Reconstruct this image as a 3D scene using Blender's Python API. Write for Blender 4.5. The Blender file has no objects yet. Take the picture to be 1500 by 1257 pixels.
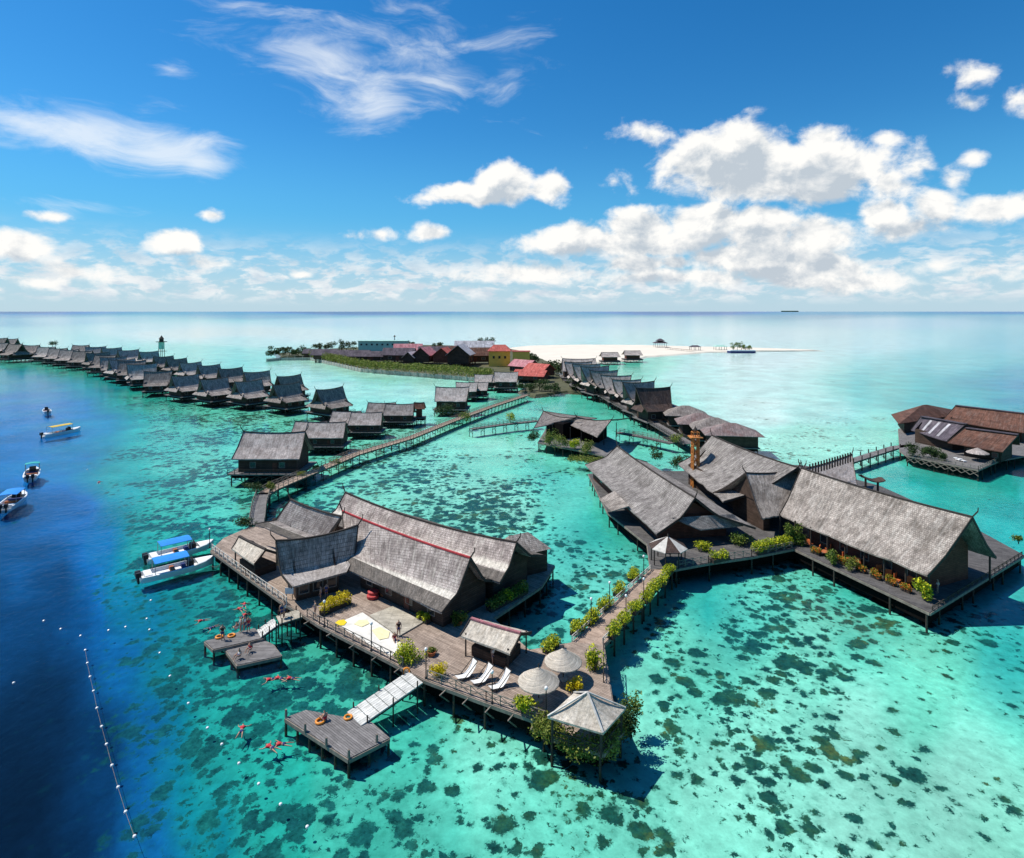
import bpy, bmesh, math, random
from mathutils import Vector, Matrix, noise as mnoise, geometry as mgeo

# ------------------------------------------------------------------ camera, world, sun, exposure
sc = bpy.context.scene
COL = sc.collection
F, CH, HY = 880.0, 40.0, 456.0            # focal length in photo pixels, camera height, horizon row


def P(px, py, z=0.0):
    """ground position seen at a photo pixel, for something at height z"""
    d = F * (CH - z) / (py - HY)
    return Vector(((px - 750.0) / F * d, d, z))


cam_d = bpy.data.cameras.new('camera')
cam = bpy.data.objects.new('camera', cam_d)
COL.objects.link(cam)
cam.location = (0, 0, CH)
cam.rotation_euler = (math.radians(90), 0, 0)
cam_d.sensor_width = 36.0
cam_d.lens = F / 1500.0 * 36.0
cam_d.shift_y = -(628.5 - HY) / 1500.0
cam_d.clip_start = 0.5
cam_d.clip_end = 200000
sc.camera = cam
sc.view_settings.view_transform = 'Standard'
sc.view_settings.look = 'None'
sc.view_settings.exposure = 0.22
sc.view_settings.gamma = 1.0
sc.cycles.use_denoising = True
sc.cycles.max_bounces = 8
sc.cycles.transparent_max_bounces = 12
sc.cycles.caustics_reflective = False
sc.cycles.caustics_refractive = False

SUN_EL = math.radians(57)
SUN_H = Vector((-0.96, 0.25)).normalized()            # horizontal direction towards the sun
SUN_ROT = math.atan2(SUN_H.x, SUN_H.y)
sun_d = bpy.data.lights.new('sun', 'SUN')
sun_d.energy = 4.8
sun_d.angle = math.radians(0.5)
sun_d.color = (1.0, 0.95, 0.87)
sun = bpy.data.objects.new('sun', sun_d)
COL.objects.link(sun)
sdir = Vector((SUN_H.x * math.cos(SUN_EL), SUN_H.y * math.cos(SUN_EL), math.sin(SUN_EL)))
sun.rotation_euler = (-sdir).to_track_quat('-Z', 'Y').to_euler()
sun.location = sdir * 300


class N:
    """tiny node-tree helper"""
    def __init__(s, tree):
        s.t = tree
        s.n = tree.nodes
        s.l = tree.links

    def new(s, typ, **kw):
        nd = s.n.new(typ)
        for k, v in kw.items():
            setattr(nd, k, v)
        return nd

    def put(s, sock, v):
        if isinstance(v, bpy.types.NodeSocket):
            s.l.new(v, sock)
        elif v is not None:
            if isinstance(v, (int, float)) and hasattr(sock.default_value, '__len__'):
                n = len(sock.default_value)
                v = tuple([v] * 3 + [1])[:n]
            elif hasattr(v, '__len__') and hasattr(sock.default_value, '__len__') and len(sock.default_value) == 4 and len(v) == 3:
                v = tuple(v) + (1,)
            sock.default_value = v

    def math(s, op, a, b=None, c=None, clamp=False):
        nd = s.new('ShaderNodeMath', operation=op, use_clamp=clamp)
        s.put(nd.inputs[0], a)
        if b is not None: s.put(nd.inputs[1], b)
        if c is not None: s.put(nd.inputs[2], c)
        return nd.outputs[0]

    def vec(s, op, a, b=None, out=0):
        nd = s.new('ShaderNodeVectorMath', operation=op)
        s.put(nd.inputs[0], a)
        if b is not None: s.put(nd.inputs[1], b)
        return nd.outputs[out]

    def mix(s, f, a, b, mode='MIX'):
        nd = s.new('ShaderNodeMix', data_type='RGBA', blend_type=mode)
        s.put(nd.inputs['Factor'], f)
        ins = [i for i in nd.inputs if i.type == 'RGBA']
        s.put(ins[0], a)
        s.put(ins[1], b)
        return [o for o in nd.outputs if o.type == 'RGBA'][0]

    def noise(s, vec, scale, detail=3, rough=0.55, dist=0.0, out=0):
        nd = s.new('ShaderNodeTexNoise')
        if vec is not None: s.put(nd.inputs['Vector'], vec)
        s.put(nd.inputs['Scale'], scale)
        s.put(nd.inputs['Detail'], detail)
        s.put(nd.inputs['Roughness'], rough)
        s.put(nd.inputs['Distortion'], dist)
        return nd.outputs[out]

    def rng(s, v, a, b, c=0.0, d=1.0, smooth=False):
        nd = s.new('ShaderNodeMapRange', interpolation_type='SMOOTHSTEP' if smooth else 'LINEAR')
        for i, x in enumerate((v, a, b, c, d)):
            s.put(nd.inputs[i], x)
        return nd.outputs[0]

    def ramp(s, f, pts, interp='LINEAR'):
        nd = s.new('ShaderNodeValToRGB')
        cr = nd.color_ramp
        cr.interpolation = interp
        while len(cr.elements) < len(pts): cr.elements.new(0.5)
        for e, (p, c) in zip(cr.elements, pts):
            e.position = p
            e.color = tuple(c) + (1,)
        s.put(nd.inputs[0], f)
        return nd.outputs[0]


# ---- world: Nishita sky with procedural clouds laid out by direction (azimuth, elevation)
world = bpy.data.worlds.new('World')
sc.world = world
world.use_nodes = True
w = N(world.node_tree)
w.n.clear()
SKY = 0.088
sky = w.new('ShaderNodeTexSky', sky_type='NISHITA')
sky.sun_disc = False
sky.sun_elevation = SUN_EL
sky.sun_rotation = SUN_ROT
sky.altitude = 0
sky.air_density = 1.0
sky.dust_density = 0.2
sky.ozone_density = 3.0
geo = w.new('ShaderNodeTexCoord')
dirv = geo.outputs['Generated']
sep = w.new('ShaderNodeSeparateXYZ')
w.l.new(dirv, sep.inputs[0])
az = w.math('ARCTAN2', sep.outputs[0], sep.outputs[1])
el = w.math('ARCSINE', sep.outputs[2])
cmb = w.new('ShaderNodeCombineXYZ')
w.l.new(az, cmb.inputs[0]); w.l.new(el, cmb.inputs[1])
ae = cmb.outputs[0]


def aim(px, py):
    a = math.atan((px - 750) / F)
    e = math.atan((HY - py) / math.hypot(F, px - 750))
    return a, e


def blobs(lst, up=0.0):
    """largest of many soft ellipses given as (px, py, half width, half height, weight)"""
    acc = None
    for px, py, rx, ry, wt in lst:
        a, e = aim(px, py)
        e -= up
        ka = math.cos(a)
        mp = w.new('ShaderNodeVectorMath', operation='MULTIPLY_ADD')
        sx = F / (rx * ka * ka); sy = F / (ry * ka)
        w.put(mp.inputs[0], ae)
        mp.inputs[1].default_value = (sx, sy, 0)
        mp.inputs[2].default_value = (-a * sx, -e * sy, 0)
        ln = w.vec('LENGTH', mp.outputs[0], out=1)
        v = w.math('MULTIPLY_ADD', ln, -wt, wt)
        acc = v if acc is None else w.math('SMOOTH_MAX', acc, v, 0.15)
    return acc


CUM = [(1085, 235, 130, 66, 1.25), (1200, 245, 125, 64, 1.25), (1090, 205, 50, 38, .9), (1200, 205, 70, 32, .9), (1290, 205, 36, 20, .6),
       (1010, 245, 70, 40, .7), (1110, 275, 140, 26, .8), (960, 195, 60, 22, .35), (1340, 250, 60, 40, .4), (1300, 270, 70, 40, .55),
       (850, 350, 90, 26, 1.0), (940, 333, 80, 34, 1.1), (1030, 330, 80, 38, 1.15), (1110, 338, 70, 44, 1.15), (1190, 347, 70, 38, 1.05), (930, 355, 160, 26, 1.0),
       (1290, 315, 48, 34, 1.0), (1370, 300, 44, 40, .8), (1395, 265, 36, 34, .55), (1340, 335, 70, 30, .7), (1240, 340, 80, 40, .6),
       (1110, 378, 130, 28, 1.1), (1180, 397, 130, 26, .95), (1465, 305, 85, 30, .95), (1425, 230, 32, 24, .7), (1430, 108, 46, 28, .5), (1415, 152, 36, 19, .44), (1490, 145, 30, 20, .46),
       (740, 270, 60, 38, 1.0), (690, 285, 90, 20, .9), (800, 275, 40, 24, .8), (640, 290, 70, 12, .5), (900, 265, 40, 24, .35),
       (262, 353, 48, 22, .9), (310, 315, 34, 14, .75), (75, 318, 44, 14, .7), (25, 362, 60, 30, .9), (515, 347, 30, 13, .5), (560, 345, 26, 14, .5), (632, 342, 40, 14, .6),
       (120, 398, 100, 24, .6), (60, 412, 90, 22, .55), (440, 404, 22, 8, .6), (330, 385, 60, 14, .4), (660, 405, 60, 14, .6), (930, 385, 60, 16, .7), (990, 385, 30, 12, .7),
       (1160, 412, 70, 16, .8), (1270, 412, 90, 20, .7), (1370, 390, 70, 20, .6), (1450, 400, 110, 24, .6), (1000, 405, 160, 18, .55), (780, 400, 110, 16, .5)]
WISP = [(120, 195, 230, 56, 1.0), (230, 215, 140, 44, 1.0), (40, 180, 150, 50, .8), (290, 240, 60, 22, .8), (540, 145, 90, 60, .75), (480, 80, 150, 50, .5),
        (650, 115, 110, 40, .6), (600, 75, 190, 55, .4), (250, 102, 60, 16, .6), (420, 20, 200, 16, .4), (740, 90, 60, 60, .3), (100, 300, 90, 16, .4)]
warp = w.noise(ae, 9.0, 3, .5, out=1)
aew = w.vec('ADD', ae, w.vec('MULTIPLY', w.vec('SUBTRACT', warp, (.5, .5, .5)), (.05, .035, 0)))
aew2 = w.vec('ADD', aew, (0, 0, 3.7))
sq = w.vec('MULTIPLY', aew2, (1.0, 1.35, 1.0))
n1 = w.noise(sq, 12.0, 10, .60)
n2 = w.noise(w.vec('ADD', sq, (-.014, .022, 0)), 12.0, 6, .60)
cb = blobs(CUM)
cb2 = blobs(CUM, .028)
dens = w.math('ADD', w.math('MULTIPLY', cb, 1.0), w.math('MULTIPLY', w.math('SUBTRACT', n1, .5), 2.0))
dens2 = w.math('ADD', cb2, w.math('MULTIPLY', w.math('SUBTRACT', n2, .5), 1.6))
cd = w.rng(dens, .04, .50, smooth=True)
# low bank of little clouds towards the horizon
sq3 = w.vec('MULTIPLY', aew2, (1.0, 2.6, 1.0))
n3 = w.noise(sq3, 24.0, 7, .6)
bank = w.math('MULTIPLY', w.rng(el, .006, .03, smooth=True), w.rng(el, .13, .05, smooth=True))
bank = w.math('MULTIPLY', bank, w.rng(n3, .43, .60, .05, .85, smooth=True))
# cirrus
str_ = w.vec('MULTIPLY', aew2, (1.0, 3.2, 1.0))
n4 = w.noise(str_, 7.0, 8, .62, .6)
wb = blobs(WISP)
wd = w.math('MULTIPLY', w.rng(w.math('ADD', wb, w.math('MULTIPLY', w.math('SUBTRACT', n4, .5), 2.0)), .0, .95, smooth=True), .9)
# cauliflower relief: brighter where the cloud thins towards the sun
rel = w.math('MULTIPLY', w.math('SUBTRACT', n1, n2), 3.6)
under = w.rng(dens2, .1, .95, 0, -.5, smooth=True)      # deep cloud above: grey base
shade = w.math('ADD', w.math('ADD', .98, w.math('MULTIPLY', rel, .6)), under)
shade = w.rng(shade, .42, 1.0, .0, 1.0)
hz = w.rng(el, 0.02, .22, .86, 1.0)
ccol = w.mix(shade, (.46, .52, .58), (.87, .86, .835))
# the sky's own colour, a little deeper
hs = w.new('ShaderNodeHueSaturation')
hs.inputs['Saturation'].default_value = 1.35
hs.inputs['Value'].default_value = 1.0
w.l.new(sky.outputs[0], hs.inputs['Color'])
skyc = w.vec('SCALE', hs.outputs[0])
skyc.node.inputs['Scale'].default_value = SKY
skyc = w.vec('MULTIPLY', skyc, (.66, 1.18, 1.28))
c = w.mix(w.rng(el, -.02, .30, .92, 0.0, smooth=True), skyc, w.mix(w.rng(el, .0, .16, smooth=True), (.44, .58, .69), (.08, .38, .68)))
c = w.mix(w.math('MULTIPLY', wd, .82), c, (.80, .84, .87))
c = w.mix(bank, c, w.mix(w.rng(w.noise(sq3, 31.0, 5, .6), .35, .65), (.56, .63, .70), (.82, .83, .83)))
c = w.mix(cd, c, ccol)
bg = w.new('ShaderNodeBackground')
w.l.new(c, bg.inputs[0])
bg.inputs[1].default_value = 1.0
wo = w.new('ShaderNodeOutputWorld')
w.l.new(bg.outputs[0], wo.inputs[0])
world.cycles.sampling_method = 'MANUAL'
world.cycles.sample_map_resolution = 1024

# ------------------------------------------------------------------ object helpers
OFF = {}


def setp(o, label=None, cat=None, group=None, kind=None):
    if label: o['label'] = label
    if cat: o['category'] = cat
    if group: o['group'] = group
    if kind: o['kind'] = kind
    return o


def thing(name, label, cat, loc=(0, 0, 0), group=None):
    o = bpy.data.objects.new(name, None)
    COL.objects.link(o)
    o.empty_display_size = 0.5
    o.location = loc
    OFF[o.name] = Vector(loc)
    return setp(o, label, cat, group)


class MB:
    def __init__(s):
        s.v = []; s.f = []; s.uv = []

    def face(s, pts, uvs=None):
        i = len(s.v)
        s.v += [Vector(p) for p in pts]
        s.f.append(tuple(range(i, i + len(pts))))
        if uvs is None:
            p0 = Vector(pts[0]); e = (Vector(pts[1]) - p0)
            L = e.length or 1; e = e / L
            n = e.cross(Vector(pts[-1]) - p0)
            if n.length < 1e-9: n = Vector((0, 0, 1))
            b = n.normalized().cross(e)
            uvs = [((Vector(p) - p0).dot(e), (Vector(p) - p0).dot(b)) for p in pts]
        s.uv.append(uvs)

    def hexa(s, b, t):
        """box from 4 bottom and 4 top corners, both counter-clockwise"""
        s.face([b[3], b[2], b[1], b[0]]); s.face(t)
        for i in range(4):
            j = (i + 1) % 4
            s.face([b[i], b[j], t[j], t[i]])

    def box(s, c, size, rz=0.0):
        c = Vector(c); x, y, z = size[0] / 2, size[1] / 2, size[2] / 2
        ca, sa = math.cos(rz), math.sin(rz)
        q = [Vector((a * ca - b_ * sa, a * sa + b_ * ca, 0)) for a, b_ in ((-x, -y), (x, -y), (x, y), (-x, y))]
        s.hexa([c + k - Vector((0, 0, z)) for k in q], [c + k + Vector((0, 0, z)) for k in q])

    def beam(s, p, q, w_, h, up=Vector((0, 0, 1))):
        p, q = Vector(p), Vector(q)
        d = q - p
        if d.length < 1e-6: return
        d.normalize()
        sd = d.cross(up)
        if sd.length < 1e-4: sd = d.cross(Vector((1, 0, 0)))
        sd.normalize()
        u = sd.cross(d).normalized()
        a = sd * (w_ / 2); b = u * (h / 2)
        s.hexa([p - a - b, p + a - b, q + a - b, q - a - b], [p - a + b, p + a + b, q + a + b, q - a + b])

    def tube(s, p, q, r0, r1=None, n=6):
        p, q = Vector(p), Vector(q)
        r1 = r0 if r1 is None else r1
        d = (q - p).normalized()
        sd = d.cross(Vector((0, 0, 1)))
        if sd.length < 1e-3: sd = d.cross(Vector((1, 0, 0)))
        sd.normalize(); u = sd.cross(d)
        A = []; B = []
        for i in range(n):
            t = 2 * math.pi * i / n
            k = sd * math.cos(t) + u * math.sin(t)
            A.append(p + k * r0); B.append(q + k * r1)
        for i in range(n):
            j = (i + 1) % n
            s.face([A[i], A[j], B[j], B[i]])
        s.face(A[::-1]); s.face(B)

    def lathe(s, c, prof, n=12):
        c = Vector(c)
        rings = [[c + Vector((r * math.cos(2 * math.pi * i / n), r * math.sin(2 * math.pi * i / n), z)) for i in range(n)] for r, z in prof]
        for a, b in zip(rings, rings[1:]):
            for i in range(n):
                j = (i + 1) % n
                s.face([a[i], a[j], b[j], b[i]])
        s.face(rings[0][::-1]); s.face(rings[-1])

    def prism(s, pts, z0, z1, ang=0.0):
        """filled polygon slab; plank uv along ang"""
        if sum(a.x * b.y - b.x * a.y for a, b in zip(pts, pts[1:] + pts[:1])) < 0: pts = pts[::-1]
        ca, sa = math.cos(ang), math.sin(ang)
        tri = mgeo.tessellate_polygon([[Vector((p.x, p.y, 0)) for p in pts]])
        for t in tri:
            q = [pts[i] for i in t]
            if (q[1].x - q[0].x) * (q[2].y - q[0].y) - (q[1].y - q[0].y) * (q[2].x - q[0].x) < 0: q = q[::-1]
            uv = [(p.x * ca + p.y * sa, -p.x * sa + p.y * ca) for p in q]
            s.face([Vector((p.x, p.y, z1)) for p in q], uv)
            s.face([Vector((p.x, p.y, z0)) for p in q[::-1]], uv[::-1])
        for a, b in zip(pts, pts[1:] + pts[:1]):
            s.face([Vector((a.x, a.y, z0)), Vector((b.x, b.y, z0)), Vector((b.x, b.y, z1)), Vector((a.x, a.y, z1))])

    def sheet(s, grid, uvg, thick):
        """curved plate from a grid of points, with thickness downwards"""
        nu, nv = len(grid), len(grid[0])
        dn = Vector((0, 0, -thick))
        for i in range(nu - 1):
            for j in range(nv - 1):
                q = [(i, j), (i + 1, j), (i + 1, j + 1), (i, j + 1)]
                s.face([grid[a][b] for a, b in q], [uvg[a][b] for a, b in q])
                s.face([grid[a][b] + dn for a, b in q[::-1]], [uvg[a][b] for a, b in q[::-1]])
        edge = [(i, 0) for i in range(nu)] + [(nu - 1, j) for j in range(1, nv)] + [(i, nv - 1) for i in range(nu - 2, -1, -1)] + [(0, j) for j in range(nv - 2, 0, -1)]
        for a, b in zip(edge, edge[1:] + edge[:1]):
            p, q = grid[a[0]][a[1]], grid[b[0]][b[1]]
            s.face([q, p, p + dn, q + dn])

    def leaf(s, c, size, R):
        c = Vector(c)
        a = Vector((R.gauss(0, 1), R.gauss(0, 1), R.gauss(0, .6))).normalized()
        b = a.cross(Vector((R.gauss(0, 1), R.gauss(0, 1), R.gauss(0, 1)))).normalized()
        a *= size * R.uniform(.6, 1.2); b *= size * R.uniform(.35, .6)
        i = len(s.v)
        s.v += [c - a, c + b, c + a, c - b]
        s.f.append((i, i + 1, i + 2, i + 3))
        s.uv.append([(0, 0), (1, 0), (1, 1), (0, 1)])

    def clump(s, c, rad, n, size, R):
        c = Vector(c)
        for _ in range(n):
            d = Vector((R.gauss(0, 1), R.gauss(0, 1), R.gauss(0, 1))).normalized() * (R.random() ** .45)
            s.leaf(c + Vector((d.x * rad[0], d.y * rad[1], d.z * rad[2])), size, R)

    def build(s, name, mat, parent=None, smooth=False, **kw):
        off = OFF.get(parent.name, Vector((0, 0, 0))) if parent is not None else Vector((0, 0, 0))
        me = bpy.data.meshes.new(name)
        me.from_pydata([tuple(v - off) for v in s.v], [], s.f)
        ul = me.uv_layers.new(name='UVMap')
        flat = []
        for u in s.uv:
            for a in u: flat += [a[0], a[1]]
        ul.data.foreach_set('uv', flat)
        if smooth: me.polygons.foreach_set('use_smooth', [True] * len(me.polygons))
        me.materials.append(mat)
        o = bpy.data.objects.new(name, me)
        COL.objects.link(o)
        if parent is not None:
            o.parent = parent
        OFF[o.name] = off
        return setp(o, **kw)


def merge(o, dist=0.002):
    bm = bmesh.new(); bm.from_mesh(o.data)
    bmesh.ops.remove_doubles(bm, verts=bm.verts, dist=dist)
    bm.to_mesh(o.data); bm.free()
    return o


POSTS = {}


def post(name, at, h, r, mat, parent, square=False):
    """shared upright post mesh placed by object location (base at 'at')"""
    key = (round(h, 1), round(r, 2), mat.name, square)
    if key not in POSTS:
        m = MB()
        if square: m.box((0, 0, h / 2), (2 * r, 2 * r, h))
        else: m.tube((0, 0, 0), (0, 0, h), r * 1.1, r * .9, 6)
        o = m.build('stilt', mat)
        POSTS[key] = o.data
        bpy.data.objects.remove(o)
    o = bpy.data.objects.new(name, POSTS[key])
    COL.objects.link(o)
    o.parent = parent
    o.location = Vector(at) - OFF.get(parent.name, Vector((0, 0, 0)))
    OFF[o.name] = Vector(at)
    return o


def copy_tree(o, parent=None):
    c_ = o.copy()
    COL.objects.link(c_)
    if parent is not None: c_.parent = parent
    for ch in KIDS.get(o.name, []): copy_tree(ch, c_)
    return c_


KIDS = {}


def index_kids(root):
    KIDS[root.name] = []
    for o in list(COL.objects):
        if o.parent == root: KIDS[root.name].append(o)
    for ch in KIDS[root.name]: index_kids(ch)


ORD = ['first', 'second', 'third', 'fourth', 'fifth', 'sixth', 'seventh', 'eighth', 'ninth', 'tenth', 'eleventh', 'twelfth', 'thirteenth',
       'fourteenth', 'fifteenth', 'sixteenth', 'seventeenth', 'eighteenth', 'nineteenth', 'twentieth', 'twenty-first', 'twenty-second', 'twenty-third', 'twenty-fourth']


# ------------------------------------------------------------------ materials
def bsdf(name):
    m = bpy.data.materials.new(name)
    m.use_nodes = True
    k = N(m.node_tree)
    b = [n for n in k.n if n.type == 'BSDF_PRINCIPLED'][0]
    return m, k, b


def plain(name, col, rough=.7, var=.25, scale=3.0, bump=.0, metal=0.0, spec=.3):
    m, k, b = bsdf(name)
    tc = k.new('ShaderNodeTexCoord').outputs['Object']
    n = k.noise(tc, scale, 5, .6)
    lo = tuple(x * (1 - var) for x in col); hi = tuple(min(1, x * (1 + var)) for x in col)
    k.put(b.inputs['Base Color'], k.mix(k.rng(n, .3, .7), lo, hi))
    b.inputs['Roughness'].default_value = rough
    b.inputs['Metallic'].default_value = metal
    b.inputs['Specular IOR Level'].default_value = spec
    if bump:
        bp = k.new('ShaderNodeBump')
        bp.inputs['Strength'].default_value = bump
        k.l.new(n, bp.inputs['Height']); k.l.new(bp.outputs[0], b.inputs['Normal'])
    return m


def shingle(name, c1, c2, stain=(.06, .055, .05), row=.30, wid=.38, pale=(.62, .58, .52), palef=.3, mort=.014, strip=None):
    m, k, b = bsdf(name)
    tc = k.new('ShaderNodeTexCoord')
    uv = tc.outputs['UV']
    br = k.new('ShaderNodeTexBrick')
    k.put(br.inputs['Vector'], uv)
    for nm, v in (('Color1', c1), ('Color2', c2), ('Mortar', tuple(x * .35 for x in c1))): k.put(br.inputs[nm], v)
    br.inputs['Scale'].default_value = 1.0
    br.inputs['Mortar Size'].default_value = mort
    br.inputs['Brick Width'].default_value = wid
    br.inputs['Row Height'].default_value = row
    br.inputs['Bias'].default_value = -.1
    ob = tc.outputs['Object']
    big = k.noise(ob, .30, 6, .7)
    c_ = k.mix(k.rng(big, .44, .62, 0, .85), br.outputs['Color'], stain)
    st = k.noise(k.vec('MULTIPLY', uv, (1.6, .22, 1)), 1.3, 5, .65)
    c_ = k.mix(k.rng(st, .5, .72, 0, palef), c_, pale)
    if strip:
        # strip of paler shingles where the roof curves
        su = k.new('ShaderNodeSeparateXYZ'); k.l.new(uv, su.inputs[0])
        vv = k.math('ADD', su.outputs[1], k.math('MULTIPLY', k.math('SUBTRACT', k.noise(k.vec('MULTIPLY', uv, (1.4, .5, 1)), 1.2, 5, .7), .5), 1.6))
        sm = k.math('MULTIPLY', k.rng(vv, strip[0] - .25, strip[0] + .3, smooth=True), k.rng(vv, strip[1] + .5, strip[1] - .4, smooth=True))
        c_ = k.mix(k.math('MULTIPLY', sm, .7), c_, pale)
    fine = k.noise(uv, 3.2, 4, .75)
    sv = k.noise(k.vec('MULTIPLY', uv, (2.6, .35, 1)), 1.0, 6, .7)
    c_ = k.mix(.8, c_, k.rng(sv, .32, .68, .55, 1.4), 'MULTIPLY')
    md = k.noise(uv, .9, 5, .7)
    c_ = k.mix(.7, c_, k.rng(md, .32, .68, .60, 1.35), 'MULTIPLY')
    c_ = k.mix(.75, c_, k.rng(fine, .25, .75, .50, 1.40), 'MULTIPLY')
    k.put(b.inputs['Base Color'], c_)
    b.inputs['Roughness'].default_value = .9
    b.inputs['Specular IOR Level'].default_value = .15
    bp = k.new('ShaderNodeBump')
    bp.inputs['Strength'].default_value = .6
    bp.inputs['Distance'].default_value = .12
    k.put(bp.inputs['Height'], k.math('ADD', k.math('MULTIPLY', br.outputs['Fac'], -.5), fine))
    k.l.new(bp.outputs[0], b.inputs['Normal'])
    return m


def planks(name, c1, c2, wdt=.2, lng=4.0, dark=.3):
    m, k, b = bsdf(name)
    tc = k.new('ShaderNodeTexCoord')
    uv = tc.outputs['UV']
    br = k.new('ShaderNodeTexBrick')
    k.put(br.inputs['Vector'], uv)
    for nm, v in (('Color1', c1), ('Color2', c2), ('Mortar', tuple(x * dark for x in c1))): k.put(br.inputs[nm], v)
    br.inputs['Scale'].default_value = 1.0
    br.inputs['Mortar Size'].default_value = .016
    br.inputs['Brick Width'].default_value = lng
    br.inputs['Row Height'].default_value = wdt
    n = k.noise(tc.outputs['Object'], .8, 5, .65)
    g = k.noise(k.vec('MULTIPLY', uv, (.6, 6, 1)), 2.0, 4, .7)
    c_ = k.mix(.8, br.outputs['Color'], k.rng(n, .3, .7, .6, 1.3), 'MULTIPLY')
    c_ = k.mix(.6, c_, k.rng(g, .3, .7, .5, 1.4), 'MULTIPLY')
    k.put(b.inputs['Base Color'], c_)
    b.inputs['Roughness'].default_value = .85
    b.inputs['Specular IOR Level'].default_value = .2
    bp = k.new('ShaderNodeBump')
    bp.inputs['Strength'].default_value = .4
    bp.inputs['Distance'].default_value = .03
    k.put(bp.inputs['Height'], br.outputs['Fac'])
    bp.invert = True
    k.l.new(bp.outputs[0], b.inputs['Normal'])
    return m


def foliage(name, cols, trans=.25):
    m, k, b = bsdf(name)
    g = k.new('ShaderNodeNewGeometry')
    r = g.outputs['Random Per Island']
    c_ = k.ramp(r, [(i / max(1, len(cols) - 1), c) for i, c in enumerate(cols)])
    k.put(b.inputs['Base Color'], c_)
    b.inputs['Roughness'].default_value = .55
    b.inputs['Specular IOR Level'].default_value = .25
    tr = k.new('ShaderNodeBsdfTranslucent')
    k.put(tr.inputs[0], c_)
    mx = k.new('ShaderNodeMixShader')
    mx.inputs[0].default_value = trans
    out = [n for n in k.n if n.type == 'OUTPUT_MATERIAL'][0]
    k.l.new(b.outputs[0], mx.inputs[1]); k.l.new(tr.outputs[0], mx.inputs[2])
    k.l.new(mx.outputs[0], out.inputs[0])
    return m


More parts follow.
